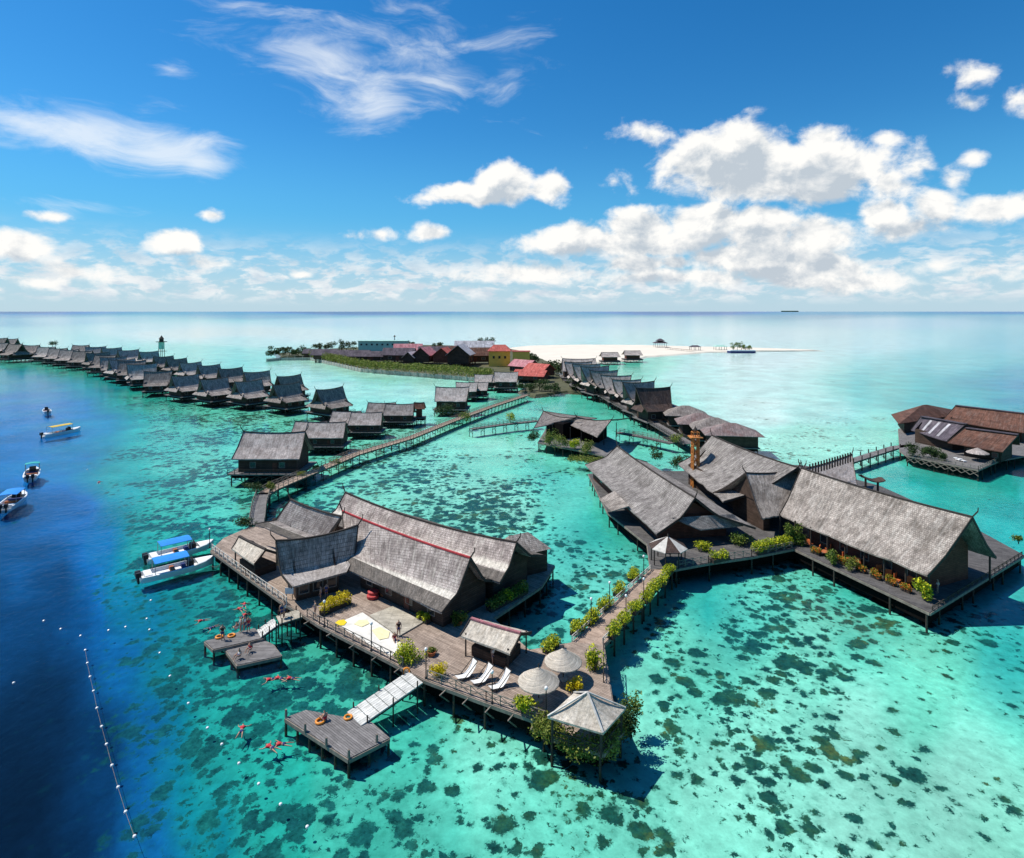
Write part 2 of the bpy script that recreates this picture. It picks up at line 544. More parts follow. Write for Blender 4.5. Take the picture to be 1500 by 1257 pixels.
M = dict(
    roof_grey=shingle('weathered_grey_shingle', (.35, .30, .26), (.50, .435, .375), stain=(.15, .125, .105), row=.30, wid=.30, mort=.02, palef=.45),
    roof_lodge=shingle('lodge_shingle', (.40, .34, .305), (.56, .485, .44), stain=(.19, .155, .14), row=.30, wid=.30, mort=.02, palef=.4, pale=(.78, .73, .62), strip=(2.1, 3.5)),
    roof_dark=shingle('dark_grey_shingle', (.26, .235, .215), (.38, .345, .315), stain=(.12, .105, .095), row=.30, wid=.30, mort=.02, palef=.4),
    roof_mauve=shingle('mauve_grey_shingle', (.50, .425, .385), (.66, .57, .51), stain=(.28, .23, .205), row=.22, wid=.26, palef=.4),
    roof_chalet=shingle('grey_chalet_shingle', (.35, .305, .275), (.49, .43, .385), stain=(.19, .16, .145), row=.22, wid=.26, palef=.4),
    roof_pale=shingle('pale_pinkish_shingle', (.52, .45, .41), (.66, .58, .53), stain=(.34, .29, .26), row=.22, wid=.26, palef=.5),
    roof_brown=shingle('brown_shingle', (.085, .055, .045), (.12, .075, .06), stain=(.05, .04, .04), palef=.08),
    roof_chalet_dark=shingle('dark_chalet_shingle', (.26, .225, .20), (.37, .32, .285), stain=(.15, .125, .11), row=.22, wid=.26, palef=.3),
    roof_chalet_pale=shingle('pale_chalet_shingle', (.44, .395, .36), (.57, .51, .46), stain=(.28, .245, .22), row=.22, wid=.26, palef=.5),
    roof_rust_grey=shingle('rust_grey_shingle', (.24, .19, .18), (.33, .265, .25), stain=(.20, .12, .11), row=.22, wid=.26, palef=.25),
    roof_moss=shingle('dark_mossy_shingle', (.16, .14, .12), (.24, .205, .175), stain=(.10, .09, .08), row=.22, wid=.26, palef=.15),
    roof_rust=shingle('rusty_brown_sheet_roof', (.125, .06, .042), (.16, .078, .055), stain=(.085, .045, .035), row=.9, wid=6, palef=.12),
    roof_red=shingle('red_tin_roof', (.48, .11, .09), (.55, .16, .13), stain=(.36, .09, .075), row=3, wid=.5, palef=.1, pale=(.6, .3, .28)),
    roof_pink=shingle('faded_pink_tin_roof', (.50, .20, .22), (.56, .26, .27), stain=(.35, .14, .15), row=3, wid=.5, palef=.3),
    roof_white=shingle('pale_grey_tin_roof', (.50, .48, .50), (.58, .56, .58), stain=(.32, .30, .30), row=3, wid=.5, palef=.3),
    roof_slate=shingle('purple_grey_tin_roof', (.10, .085, .10), (.14, .11, .13), stain=(.06, .05, .06), row=3, wid=.5, palef=.1),
    thatch=shingle('bleached_palm_thatch', (.55, .48, .385), (.68, .605, .495), stain=(.42, .36, .285), row=.5, wid=.09, palef=.4, pale=(.82, .78, .70), mort=.004),
    deck=planks('weathered_deck_boards', (.27, .205, .16), (.41, .32, .255), .22, 5),
    deck_grey=planks('grey_deck_boards', (.15, .14, .135), (.23, .215, .205), .22, 5),
    deck_dark=planks('dark_grey_deck_boards', (.085, .08, .078), (.135, .127, .122), .22, 5),
    deck_pale=planks('sun_bleached_boards', (.42, .38, .30), (.52, .47, .38), .22, 3),
    deck_white=planks('white_bleached_boards', (.56, .55, .50), (.68, .67, .62), .3, 3),
    deck_walk=planks('brown_walkway_boards', (.34, .245, .185), (.47, .35, .27), .2, 3),
    timber=plain('dark_timber', (.045, .035, .028), .8, .4, 2.0),
    shade_black=plain('painted_shade_black', (.006, .005, .005), .95, .4, 2.0, spec=.05),  # near-black that paints shade under decks and inside the garden pavilion
    timber_pale=plain('grey_timber', (.20, .17, .14), .8, .35, 2.0),
    timber_white=plain('bleached_timber', (.50, .47, .42), .8, .25, 2.0),
    wall=planks('dark_brown_wall_boards', (.055, .035, .025), (.085, .055, .04), .25, 3),
    wall_red=planks('red_brown_wall_boards', (.12, .045, .03), (.16, .06, .04), .25, 3),
    orange=plain('orange_painted_timber', (.50, .19, .045), .7, .3, 2.0),
    red=plain('red_paint', (.42, .05, .05), .6, .2, 2.0),
    white=plain('white_gelcoat', (.78, .78, .76), .3, .06, 1.0, spec=.5),
    glass=plain('dark_window', (.02, .025, .03), .12, .2, 1.0, spec=.6),
    black=plain('black_rubber', (.015, .015, .017), .5, .3, 4.0),
    blue=plain('blue_canvas', (.015, .22, .62), .75, .12, 2.0),
    teal=plain('teal_canvas', (.03, .36, .33), .75, .12, 2.0),
    yellow=plain('yellow_paint', (.62, .42, .05), .6, .15, 1.0),
    ochre=plain('ochre_wall', (.78, .48, .09), .85, .12, .4),
    mint=plain('mint_green_cladding', (.33, .55, .46), .7, .1, .4),
    sheet=plain('pale_ground_canvas', (.66, .63, .56), .9, .18, .8),
    cloth=plain('white_canvas', (.75, .73, .68), .85, .08, 3.0),
    cream=plain('cream_fabric', (.74, .66, .38), .85, .12, 2.0),
    lemon=plain('yellow_fabric', (.70, .52, .02), .85, .12, 2.0),
    terracotta=plain('terracotta_wood', (.38, .12, .045), .7, .25, 4.0),
    coral_red=plain('red_fabric', (.45, .03, .04), .8, .2, 4.0),
    navy=plain('dark_blue_fabric', (.03, .04, .14), .8, .2, 4.0),
    skin=plain('skin', (.42, .24, .16), .6, .1, 6.0),
    hair=plain('dark_hair', (.02, .015, .012), .7, .2, 8.0),
    stone=plain('pale_coral_stone', (.36, .34, .30), .9, .35, .8, .5),
    steel=plain('galvanised_metal', (.30, .31, .32), .45, .2, 2.0, metal=.6),
    leaf_yellow=foliage('yellow_green_leaves', [(.06, .12, .012), (.24, .33, .02), (.50, .52, .02), (.72, .66, .03)]),
    leaf_gold=foliage('golden_yellow_leaves', [(.30, .28, .02), (.62, .50, .01), (.72, .58, .01), (.75, .62, .03)]),
    leaf_bloom=foliage('leaves_with_orange_blooms', [(.03, .08, .01), (.12, .20, .02), (.30, .32, .03), (.62, .14, .02), (.70, .20, .03)]),
    leaf_mid=foliage('mid_green_leaves', [(.03, .07, .01), (.08, .15, .02), (.16, .22, .03), (.26, .28, .05)]),
    leaf_dark=foliage('dark_green_leaves', [(.012, .03, .008), (.03, .06, .015), (.05, .09, .02), (.07, .10, .03)]),
    leaf_olive=foliage('olive_green_leaves', [(.06, .08, .012), (.13, .17, .025), (.22, .25, .04), (.32, .32, .07)]),
    soil=plain('island_soil', (.085, .085, .045), .95, .3, .3),
    sand=plain('white_coral_sand', (.68, .61, .50), .95, .07, .05),
)

# ------------------------------------------------------------------ the setting: seabed, water, sand
# survey points: depth (0 dry sand .. 1 very deep), coral cover, greenness (negative: painted silvery sheen), each at the place seen at that photo pixel
SURVEY = [
    (1100, 1150, .21, .52, .4), (1400, 1150, .19, .40, .3), (1450, 1235, .20, .52, .5), (1250, 1050, .19, .46, .3), (1000, 950, .26, .70, .5), (1200, 950, .23, .78, .5),
    (1350, 1000, .25, .66, .6), (1100, 880, .31, .74, .3), (1150, 1040, .22, .62, .4), (1250, 910, .27, .74, .5), (950, 1060, .24, .66, .4), (1020, 1220, .22, .56, .4), (1250, 1200, .2, .44, .3), (1040, 868, .38, .22, .2), (1480, 920, .36, .3, 0), (1440, 780, .38, 0, 0), (1400, 715, .40, 0, .75), (1300, 715, .38, 0, .3),
    (1250, 860, .36, .45, .5), (950, 1130, .25, .66, .4), (800, 1200, .25, .64, .4), (650, 1200, .30, .60, .5), (700, 1130, .24, .62, .4), (600, 1060, .34, .74, .7), (450, 980, .35, .78, .9),
    (530, 960, .33, .9, .9), (400, 880, .40, .98, .9), (380, 980, .40, .9, .9), (300, 880, .44, .95, .8), (330, 1010, .42, .72, .7), (250, 960, .48, .68, .6), (400, 1150, .40, .66, .7), (300, 1200, .50, .6, .6), (220, 1050, .60, .5, .4),
    (200, 950, .58, .5, .4), (150, 1100, .78, .4, .2), (100, 1200, .86, .2, 0), (60, 1000, .86, 0, 0), (40, 1150, .96, 0, 0), (20, 1230, .94, 0, 0), (130, 880, .72, .2, 0), (80, 850, .80, 0, 0),
    (500, 1200, .34, .66, .6), (220, 1230, .66, .5, .4), (0, 900, .80, 0, 0), (30, 790, .70, 0, 0), (100, 740, .66, 0, 0), (150, 790, .60, .1, 0), (180, 700, .44, .5, .3), (250, 740, .36, .80, .5),
    (200, 800, .42, .75, .4), (270, 790, .38, .85, .6), (300, 650, .29, .66, .5), (330, 720, .31, .74, .5), (230, 660, .34, .6, .3), (180, 870, .52, .6, .3), (150, 620, .57, 0, 0), (100, 650, .62, 0, 0), (30, 650, .64, 0, 0), (20, 600, .62, 0, 0),
    (100, 590, .62, 0, 0), (60, 560, .52, 0, 0), (0, 552, .48, 0, .1), (150, 568, .46, .15, .3), (200, 585, .36, .65, .9), (100, 538, .34, .6, 1), (0, 527, .32, .6, 1), (300, 600, .28, .75, .9),
    (250, 610, .34, .6, .7), (380, 620, .26, .66, .9), (330, 580, .30, .7, 1), (600, 560, .15, 0, .25), (500, 545, .15, 0, .6), (420, 540, .12, 0, .4), (560, 556, .15, 0, .6), (470, 560, .13, 0, .1),
    (650, 700, .22, .80, .4), (600, 740, .24, .88, .5), (740, 740, .22, .90, .4), (560, 700, .24, .7, .7), (820, 720, .30, .2, .3), (880, 770, .36, .06, .6), (700, 655, .22, .2, .5), (740, 605, .3, .3, .9), (850, 595, .33, .25, .8),
    (860, 690, .28, .35, .4), (830, 800, .32, .5, .1), (870, 850, .28, .62, .1), (800, 880, .32, .75, .4), (900, 880, .27, .5, .2), (1100, 560, .15, 0, -.5), (1000, 545, .18, 0, -.4), (1200, 600, .2, 0, -.3), (1120, 600, .13, 0, -.4),
    (1180, 640, .19, .35, .1), (1240, 660, .20, .3, .2), (1300, 570, .36, 0, -.1), (1450, 560, .46, 0, 0), (1400, 530, .34, 0, -.3), (1490, 500, .36, 0, -.5), (1490, 560, .50, 0, -.2), (1400, 590, .40, 0, -.1), (1300, 500, .22, 0, -.7), (1000, 500, .16, 0, -.5), (1100, 525, .12, 0, -.7),
    (930, 540, .3, .1, .8), (100, 500, .18, 0, -.3), (300, 488, .03, 0, -.1), (380, 487, .03, 0, -.1), (440, 490, .05, 0, -.2), (250, 487, .04, 0, -.2), (350, 498, .10, 0, 0), (200, 480, .12, 0, -.5), (0, 488, .26, 0, -.6), (600, 485, .14, 0, -.7), (300, 515, .20, 0, 0), (350, 530, .22, 0, .1),
    (800, 485, .13, 0, -.8), (1100, 490, .13, 0, -.8), (0, 472, .45, 0, -.6), (100, 470, .30, 0, -.8), (500, 472, .2, 0, -1), (900, 472, .24, 0, -1), (1300, 472, .28, 0, -1), (700, 495, .1, 0, -.5),
    (0, 462, .56, 0, -.4), (400, 462, .5, 0, -.5), (800, 462, .5, 0, -.5), (1200, 462, .5, 0, -.5), (1500, 463, .45, 0, -.5),
    (0, 458, .68, 0, 0), (500, 458, .68, 0, 0), (1000, 458, .66, 0, 0), (1500, 458, .6, 0, 0)]
SV = [(px, 330 * math.log(py - 448), D, C, G) for px, py, D, C, G in SURVEY]


def survey(px, py):
    v = 330 * math.log(max(py, 456.5) - 448)
    sw = sd = s_c = sg = 0.0
    for a, b, D, C, G in SV:
        r = ((px - a) ** 2 + (v - b) ** 2 + 250.0)
        k = 1.0 / (r * r)
        sw += k; sd += k * D; s_c += k * C; sg += k * G
    return sd / sw, s_c / sw, sg / sw


def seabed_z(D):
    return -(0.8 + 1.7 * max(0.0, D - .1) ** 1.5)


def make_seabed():
    rows = []
    py = 1700.0
    k = math.log(1700 - 456)
    NV = 230
    for i in range(NV): rows.append(456 + math.exp(k + (math.log(0.55) - k) * i / (NV - 1)))
    NU = 200
    us = [-2600 + (6700) * i / (NU - 1) for i in range(NU)]
    verts = []; D_ = []; C_ = []; G_ = []
    for py in rows:
        for px in us:
            p = P(px, py, 0)
            D, C, G = survey(px, py)
            nz = mnoise.noise(Vector((p.x * .035, p.y * .035, 0))) * .06 + mnoise.noise(Vector((p.x * .12, p.y * .12, 5))) * .03
            if py > 520: D = D + nz * (1.4 if D > .45 else .5)
            D = min(1, max(0, D))
            verts.append((p.x, p.y, seabed_z(D) + nz * 2 * (D < .6)))
            D_.append(D); C_.append(C); G_.append(G)
    fs = []
    for i in range(NV - 1):
        for j in range(NU - 1):
            a = i * NU + j
            fs.append((a, a + 1, a + NU + 1, a + NU))
    me = bpy.data.meshes.new('seabed')
    me.from_pydata(verts, [], fs)
    me.polygons.foreach_set('use_smooth', [True] * len(fs))
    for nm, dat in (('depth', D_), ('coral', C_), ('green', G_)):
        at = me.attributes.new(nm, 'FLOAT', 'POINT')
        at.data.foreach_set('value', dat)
    o = bpy.data.objects.new('seabed', me)
    COL.objects.link(o)
    o['kind'] = 'structure'
    m, k, b = bsdf('seabed')
    A = lambda nm: k.new('ShaderNodeAttribute', attribute_name=nm).outputs['Fac']
    dp, co, gr = A('depth'), A('coral'), A('green')
    tc = k.new('ShaderNodeTexCoord').outputs['Object']
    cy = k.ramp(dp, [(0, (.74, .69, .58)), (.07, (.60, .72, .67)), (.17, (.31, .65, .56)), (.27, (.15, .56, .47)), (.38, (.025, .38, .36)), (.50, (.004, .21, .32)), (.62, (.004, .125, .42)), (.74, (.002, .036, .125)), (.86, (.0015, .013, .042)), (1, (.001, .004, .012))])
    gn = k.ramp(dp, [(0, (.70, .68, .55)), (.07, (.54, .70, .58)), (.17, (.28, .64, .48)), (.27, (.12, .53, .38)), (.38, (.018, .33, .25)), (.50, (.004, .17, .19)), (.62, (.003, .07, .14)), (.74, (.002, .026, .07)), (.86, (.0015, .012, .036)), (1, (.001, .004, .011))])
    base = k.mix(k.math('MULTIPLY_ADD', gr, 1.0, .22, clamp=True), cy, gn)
    sv = k.ramp(dp, [(0, (.80, .76, .66)), (.1, (.60, .70, .72)), (.25, (.36, .55, .64)), (.45, (.10, .32, .52)), (.7, (.02, .09, .26)), (1, (.004, .02, .08))])  # sky reflection on the far sea, painted into the seabed colour
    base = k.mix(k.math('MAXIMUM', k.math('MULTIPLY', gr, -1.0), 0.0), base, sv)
    nm_ = k.noise(tc, .07, 6, .6)
    base = k.mix(.9, base, k.rng(nm_, .3, .7, .72, 1.22), 'MULTIPLY')
    nf = k.noise(tc, .9, 5, .7)
    base = k.mix(.8, base, k.rng(nf, .3, .7, .72, 1.25), 'MULTIPLY')
    # coral growth: irregular patches in clusters, plus round heads
    wv = k.vec('ADD', tc, k.vec('MULTIPLY', k.vec('SUBTRACT', k.noise(tc, .8, 7, .78, out=1), (.5, .5, .5)), (2.6, 2.6, 0)))
    nB = k.noise(tc, .055, 4, .6)
    dens = k.math('ADD', co, k.math('MULTIPLY', k.math('SUBTRACT', nB, .5), 2.3))
    core = halo = None
    for sc_, amp in ((.30, .66), (.52, .82), (.9, .78), (1.7, .50)):
        vo = k.new('ShaderNodeTexVoronoi', feature='F1')
        k.put(vo.inputs['Vector'], k.vec('ADD', wv, (sc_ * 91, sc_ * 37, 0))); vo.inputs['Scale'].default_value = sc_
        sp_ = k.new('ShaderNodeSeparateColor'); k.l.new(vo.outputs['Color'], sp_.inputs[0])
        rr = k.math('MULTIPLY', k.math('POWER', sp_.outputs[0], 1.1), k.rng(dens, .02, .95, .0, amp))
        df = k.math('SUBTRACT', rr, vo.outputs['Distance'])
        q = k.rng(df, -.01, .05, smooth=True)
        hh = k.rng(df, -.16, .04, smooth=True)
        core = q if core is None else k.math('MAXIMUM', core, q)
        halo = hh if halo is None else k.math('MAXIMUM', halo, hh)
    nC = k.noise(wv, 1.1, 5, .7)
    speck = k.math('MULTIPLY', k.rng(k.math('ADD', nC, k.math('MULTIPLY', nB, .3)), .76, .84, smooth=True), k.rng(co, .1, .6))
    cn = k.noise(tc, .22, 5, .7)
    cc = k.ramp(cn, [(.3, (.003, .022, .021)), (.46, (.005, .045, .036)), (.58, (.014, .058, .028)), (.7, (.06, .085, .018))])
    cc = k.mix(k.rng(dp, .26, .36), cc, k.ramp(cn, [(.35, (.004, .040, .045)), (.65, (.006, .085, .075))]))
    cf = k.noise(tc, 1.5, 6, .8)
    cc = k.mix(.95, cc, k.rng(cf, .3, .7, .25, 2.2), 'MULTIPLY')
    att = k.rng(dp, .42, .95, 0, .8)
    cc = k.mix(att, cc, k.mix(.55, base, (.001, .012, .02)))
    hc = k.mix(.6, base, (.01, .16, .11))
    base = k.mix(k.math('MULTIPLY', halo, k.rng(dp, .4, .8, .55, .15)), base, hc)
    msk = k.math('MAXIMUM', core, k.math('MULTIPLY', speck, .8))
    col = k.mix(k.math('MULTIPLY', msk, .97), base, cc)
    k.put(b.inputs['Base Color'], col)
    b.inputs['Roughness'].default_value = 1
    b.inputs['Specular IOR Level'].default_value = 0
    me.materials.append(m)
    return o


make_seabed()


def make_sea():
    me = bpy.data.meshes.new('sea')
    S = 70000
    me.from_pydata([(-S, -2000, 0), (S, -2000, 0), (S, 66000, 0), (-S, 66000, 0)], [], [(0, 1, 2, 3)])
    o = bpy.data.objects.new('sea', me)
    COL.objects.link(o)
    o['kind'] = 'structure'
    m = bpy.data.materials.new('sea_water'); m.use_nodes = True
    k = N(m.node_tree); k.n.clear()
    tc = k.new('ShaderNodeTexCoord').outputs['Object']
    w1 = k.noise(k.vec('MULTIPLY', tc, (1, .7, 1)), .9, 4, .6, .5)
    w2 = k.noise(tc, .16, 3, .5)
    h = k.math('ADD', k.math('MULTIPLY', w1, .35), k.math('MULTIPLY', w2, .5))
    bp = k.new('ShaderNodeBump'); bp.inputs['Strength'].default_value = .35; bp.inputs['Distance'].default_value = .45
    k.l.new(h, bp.inputs['Height'])
    fr = k.new('ShaderNodeFresnel'); fr.inputs['IOR'].default_value = 1.33
    k.l.new(bp.outputs[0], fr.inputs['Normal'])
    gl = k.new('ShaderNodeBsdfGlossy'); gl.inputs['Roughness'].default_value = .12
    gl.inputs['Color'].default_value = (1, 1, 1, 1)
    k.l.new(bp.outputs[0], gl.inputs['Normal'])
    tr = k.new('ShaderNodeBsdfTransparent'); tr.inputs[0].default_value = (.95, .99, .99, 1)
    sy = k.new('ShaderNodeSeparateXYZ'); k.l.new(tc, sy.inputs[0])
    off = k.rng(sy.outputs[1], 2600, 9000, .72, .42, smooth=True)      # wind-ruffled open sea beyond the reef
    mx = k.new('ShaderNodeMixShader')
    k.l.new(k.math('MULTIPLY', fr.outputs[0], off), mx.inputs[0])
    k.l.new(tr.outputs[0], mx.inputs[1]); k.l.new(gl.outputs[0], mx.inputs[2])
    out = k.new('ShaderNodeOutputMaterial'); k.l.new(mx.outputs[0], out.inputs[0])
    me.materials.append(m)


make_sea()


def land(name, pts, z, mat, step=1.0, rough=.25, edge_drop=1.1):
    """low land from an outline: a flat top with a soft shore"""
    pts = [Vector((p.x, p.y, 0)) for p in pts]
    out = []
    for a, b in zip(pts, pts[1:] + pts[:1]):
        n = max(1, int((b - a).length / 12))
        for i in range(n):
            q = a.lerp(b, i / n)
            q += Vector((mnoise.noise(q * .06), mnoise.noise(q * .06 + Vector((9, 9, 9))), 0)) * rough * 12
            out.append(q)
    cen = sum(out, Vector()) / len(out)
    m = MB()
    inner = [cen + (q - cen) * .93 for q in out]
    tri = mgeo.tessellate_polygon([inner])
    for t in tri:
        q = [inner[i] for i in t]
        if (q[1] - q[0]).cross(q[2] - q[0]).z < 0: q = q[::-1]
        m.face([Vector((p.x, p.y, z)) for p in q])
    for i in range(len(out)):
        j = (i + 1) % len(out)
        q = [Vector((out[i].x, out[i].y, -edge_drop)), Vector((out[j].x, out[j].y, -edge_drop)), Vector((inner[j].x, inner[j].y, z)), Vector((inner[i].x, inner[i].y, z))]
        if (q[1] - q[0]).cross(q[2] - q[0]).z < 0: q = q[::-1]
        m.face(q)
    return merge(m.build(name, mat, kind='structure'))


land('sand_bank', [P(*q) for q in [(690, 514), (770, 506), (850, 504.5), (935, 505), (1010, 507), (1110, 509), (1210, 512.5), (1215, 513.5), (1120, 514), (1040, 516), (990, 520), (950, 522.5), (935, 527), (905, 529), (860, 533), (830, 545), (790, 545), (740, 530)]], .35, M['sand'])
land('village_island', [P(*q) for q in [(400, 524), (455, 523), (530, 540), (600, 547), (660, 551), (720, 556), (790, 566), (835, 556), (825, 535), (770, 515), (740, 508), (600, 505), (480, 511), (400, 518)]], .9, M['soil'])
land('distant_island', [Vector((x, y, 0)) for x, y in [(17900, 40000), (18700, 39800), (19100, 40000), (18900, 40400), (18100, 40400)]], 70, M['leaf_dark'], edge_drop=1)

# ------------------------------------------------------------------ roofs and houses
DECK = 1.9


def line_dist(p, a, b):
    d = Vector((b.x - a.x, b.y - a.y)); q = Vector((p.x - a.x, p.y - a.y))
    return abs(d.x * q.y - d.y * q.x) / d.length


def reflect(p, a, b):
    d = Vector((b.x - a.x, b.y - a.y, 0)).normalized()
    q = Vector((p.x - a.x, p.y - a.y, 0))
    r = 2 * d * q.dot(d) - q
    return Vector((a.x + r.x, a.y + r.y, p.z))


def frame(rL, rR, eL, eR, ze, run, ext=0.0):
    """real roof corners from where they are seen: eave height and ridge-to-eave distance fix the ridge height"""
    Eb = P(*eR, ze); Ea = P(*eL, ze) if eL else None
    lo, hi = ze + .3, 36.0
    for _ in range(50):
        z = (lo + hi) / 2
        a, b = P(*rL, z), P(*rR, z)
        mid = (a + b) / 2
        if Ea is not None:
            em = (Ea + Eb) / 2
            dist = line_dist(em, a, b)
        else:
            dist = line_dist(Eb, a, b)
        dd = Vector((b.x - a.x, b.y - a.y)); ref = Eb
        side = dd.x * (ref.y - a.y) - dd.y * (ref.x - a.x)
        if side > 0: dist = -dist
        if dist > run: lo = z
        else: hi = z
    R1, R2 = P(*rL, z), P(*rR, z)
    if Ea is None: Ea = Eb + (R1 - R2) * 1.0; Ea.z = ze
    return R1, R2, Ea, Eb


def prof(t, kink):
    if isinstance(kink, list):
        for (t0, z0), (t1, z1) in zip(kink, kink[1:]):
            if t <= t1 + 1e-9: return z0 + (z1 - z0) * (t - t0) / (t1 - t0)
    kt, kz = kink                         # at fraction kt of the slope the height is kz of the rise
    if kt <= 0: return t
    a = t / kt * kz if t < kt else kz + (t - kt) / (1 - kt) * (1 - kz)
    b = t ** (math.log(kz) / math.log(kt))
    return .82 * a + .18 * b


def roof_sheet(R1, R2, E1, E2, kink, sag, nu=10, nv=8, thick=.22, lift=0.0):
    L = (R2 - R1).length
    g = []; ug = []
    for i in range(nu + 1):
        s = i / nu
        row = []; ur = []
        for j in range(nv + 1):
            t = j / nv
            e = E1.lerp(E2, s); r = R1.lerp(R2, s)
            p = e.lerp(r, t)
            p.z = e.z + (r.z - e.z) * prof(t, kink) - sag * 4 * s * (1 - s) * t + lift
            if j < nv:
                q = p * .55
                p.z += .10 * mnoise.noise(q) * (1 - t * .5)
                p += (e - r) * ((1 - t) ** 3 * .03 * mnoise.noise(q * 3 + Vector((7, 1, 3))))
            row.append(p); ur.append((s * L, t * (r - e).length))
        g.append(row); ug.append(ur)
    return g, ug


def gable_parts(root, R1, R2, E1, E2, mat, kink=(.35, .25), sag=.25, cap=None, wall=M['wall'], base=DECK, inset=.9, over=.9, walls=True,
                skirts=False, finial=True, windows=0, door=False, nu=10, nv=10, postn=0, capw=.26, skirtmat=None, lower=None):
    F1, F2 = reflect(E1, R1, R2), reflect(E2, R1, R2)
    m = MB()
    for a, b, (p, q) in ((E1, E2, (R1, R2)), (F2, F1, (R2, R1))):
        g, ug = roof_sheet(p, q, a, b, kink, sag, nu, nv)
        if (g[1][0] - g[0][0]).cross(g[0][1] - g[0][0]).z < 0: g = g[::-1]; ug = ug[::-1]
        m.sheet(g, ug, .2)
    roof = merge(m.build('roof', mat, root))
    if lower:
        lt, lmat = lower
        for (a, b, (p, q)) in ((E1, E2, (R1, R2)), (F2, F1, (R2, R1))):
            L = (q - p).length; g = []; ug = []
            for i in range(nu + 1):
                s = i / nu; e = a.lerp(b, s); r = p.lerp(q, s); row = []; ur = []
                for j in range(4):
                    t = -.012 + (lt + .012) * j / 3
                    x = e.lerp(r, t); x.z = e.z + (r.z - e.z) * prof(max(0, t), kink) - sag * 4 * s * (1 - s) * max(0, t) + .05
                    row.append(x); ur.append((s * L, t * (r - e).length))
                g.append(row); ug.append(ur)
            if (g[1][0] - g[0][0]).cross(g[0][1] - g[0][0]).z < 0: g = g[::-1]; ug = ug[::-1]
            m = MB(); m.sheet(g, ug, .04); merge(m.build('lower_roof', lmat, roof))
    c_ = MB()
    prev = None
    dirn = (R2 - R1).normalized()
    for i in range(nu + 1):
        s = i / nu
        p = R1.lerp(R2, s); p.z += -sag * 4 * s * (1 - s) + .07
        if prev is not None: c_.beam(prev, p, capw, .2)
        prev = p
    c_.build('ridge_cap', cap or M['timber'], roof)
    if finial:
        for e, sg in ((R1, -1), (R2, 1)):
            f = MB()
            f.beam(e, e + dirn * sg * .7 + Vector((0, 0, 1.0)), .14, .14)
            f.beam(e + dirn * sg * .7 + Vector((0, 0, 1.0)), e + dirn * sg * .75 + Vector((0, 0, 1.5)), .09, .09)
            f.build('finial', M['timber'], roof)
    # barge boards down the gable edges
    for r, e in ((R1, E1), (R2, E2), (R1, F1), (R2, F2)):
        pts = []
        for j in range(nv + 1):
            t = j / nv
            p = e.lerp(r, t); p.z = e.z + (r.z - e.z) * prof(t, kink) - .04
            pts.append(p)
        sg = dirn * (.06 if r is R2 else -.06)
        bb = MB()
        for a, b in zip(pts, pts[1:]): bb.beam(a + sg, b + sg, .08, .34)
        bb.build('barge_board', M['timber'], roof)
    if not walls: return roof, F1, F2
    # body under the roof
    t0 = over
    d = dirn; d = Vector((d.x, d.y, 0)).normalized()
    A1 = Vector((R1.x, R1.y, 0)); A2 = Vector((R2.x, R2.y, 0))
    le = max(min((E1 - A1).dot(d), (F1 - A1).dot(d)), 0) ; re = min((E2 - A1).dot(d), (A2 - A1).dot(d))
    s0, s1 = le + inset, re - inset
    nrm = Vector((d.y, -d.x, 0))
    if nrm.dot(E1 - A1) < 0: nrm = -nrm
    half = abs(nrm.dot((E1 + E2) / 2 - A1))
    hw = half * (1 - t0 * .3)
    ze = (E1.z + E2.z) / 2; zr = (R1.z + R2.z) / 2
    zt = ze + (zr - ze) * prof(1 - hw / half, kink) - .35
    ztop = zr - sag - .6
    wm = MB()
    c0 = [A1 + d * s + nrm * k for s, k in ((s0, hw), (s1, hw), (s1, -hw), (s0, -hw))]
    b0 = [Vector((p.x, p.y, base)) for p in c0]; t_ = [Vector((p.x, p.y, zt)) for p in c0]
    if (b0[1] - b0[0]).cross(b0[3] - b0[0]).z < 0: b0 = b0[::-1]; t_ = t_[::-1]
    wm.hexa(b0, t_)
    for s, sg in ((s0, 1), (s1, -1)):
        top = A1 + d * s; top = Vector((top.x, top.y, ztop))
        k1 = A1 + d * s + nrm * hw * .98; k2 = A1 + d * s - nrm * hw * .98
        zz = zt + .01
        off = d * sg * .15
        tri = [Vector((k1.x, k1.y, zz)), Vector((k2.x, k2.y, zz)), top]
        n1 = [Vector((p.x, p.y, ze + (zr - ze) * prof(.45, kink) - .3)) for p in (A1 + d * s + nrm * half * .5, A1 + d * s - nrm * half * .5)]
        poly = [tri[0], tri[1], n1[1], top, n1[0]]
        if (poly[1] - poly[0]).cross(poly[3] - poly[0]).dot(d) * sg > 0: poly = poly[::-1]
        wm.face(poly)
        wm.face([p + off for p in poly[::-1]])
    wo_ = wm.build('wall', wall, root)
    zm = base + min(1.5, (zt - base) * .55)
    for i in range(windows):
        s = s0 + (s1 - s0) * (i + .5) / windows
        p = A1 + d * s + nrm * (hw + .04); q = Vector((p.x, p.y, zm))
        ang = math.atan2(d.y, d.x)
        wf = MB()
        for dx in (-.62, .62): wf.box(q + d * dx, (.12, .12, 1.3), ang)
        for dz in (-.62, .62): wf.box(q + Vector((0, 0, dz)), (1.1, .12, .12), ang)
        fr_ = wf.build('window', M['timber_pale'], root)
        pn = MB(); pn.box(q, (1.1, .05, 1.1), ang); pn.build('pane', M['glass'], fr_)
    if door:
        s = s0 + (s1 - s0) * .5 + 1.6
        p = A1 + d * s + nrm * (hw + .05); q = Vector((p.x, p.y, base + 1.0))
        dm = MB(); dm.box(q, (1.0, .08, 2.0), math.atan2(d.y, d.x)); dm.build('door', M['wall_red'], root)
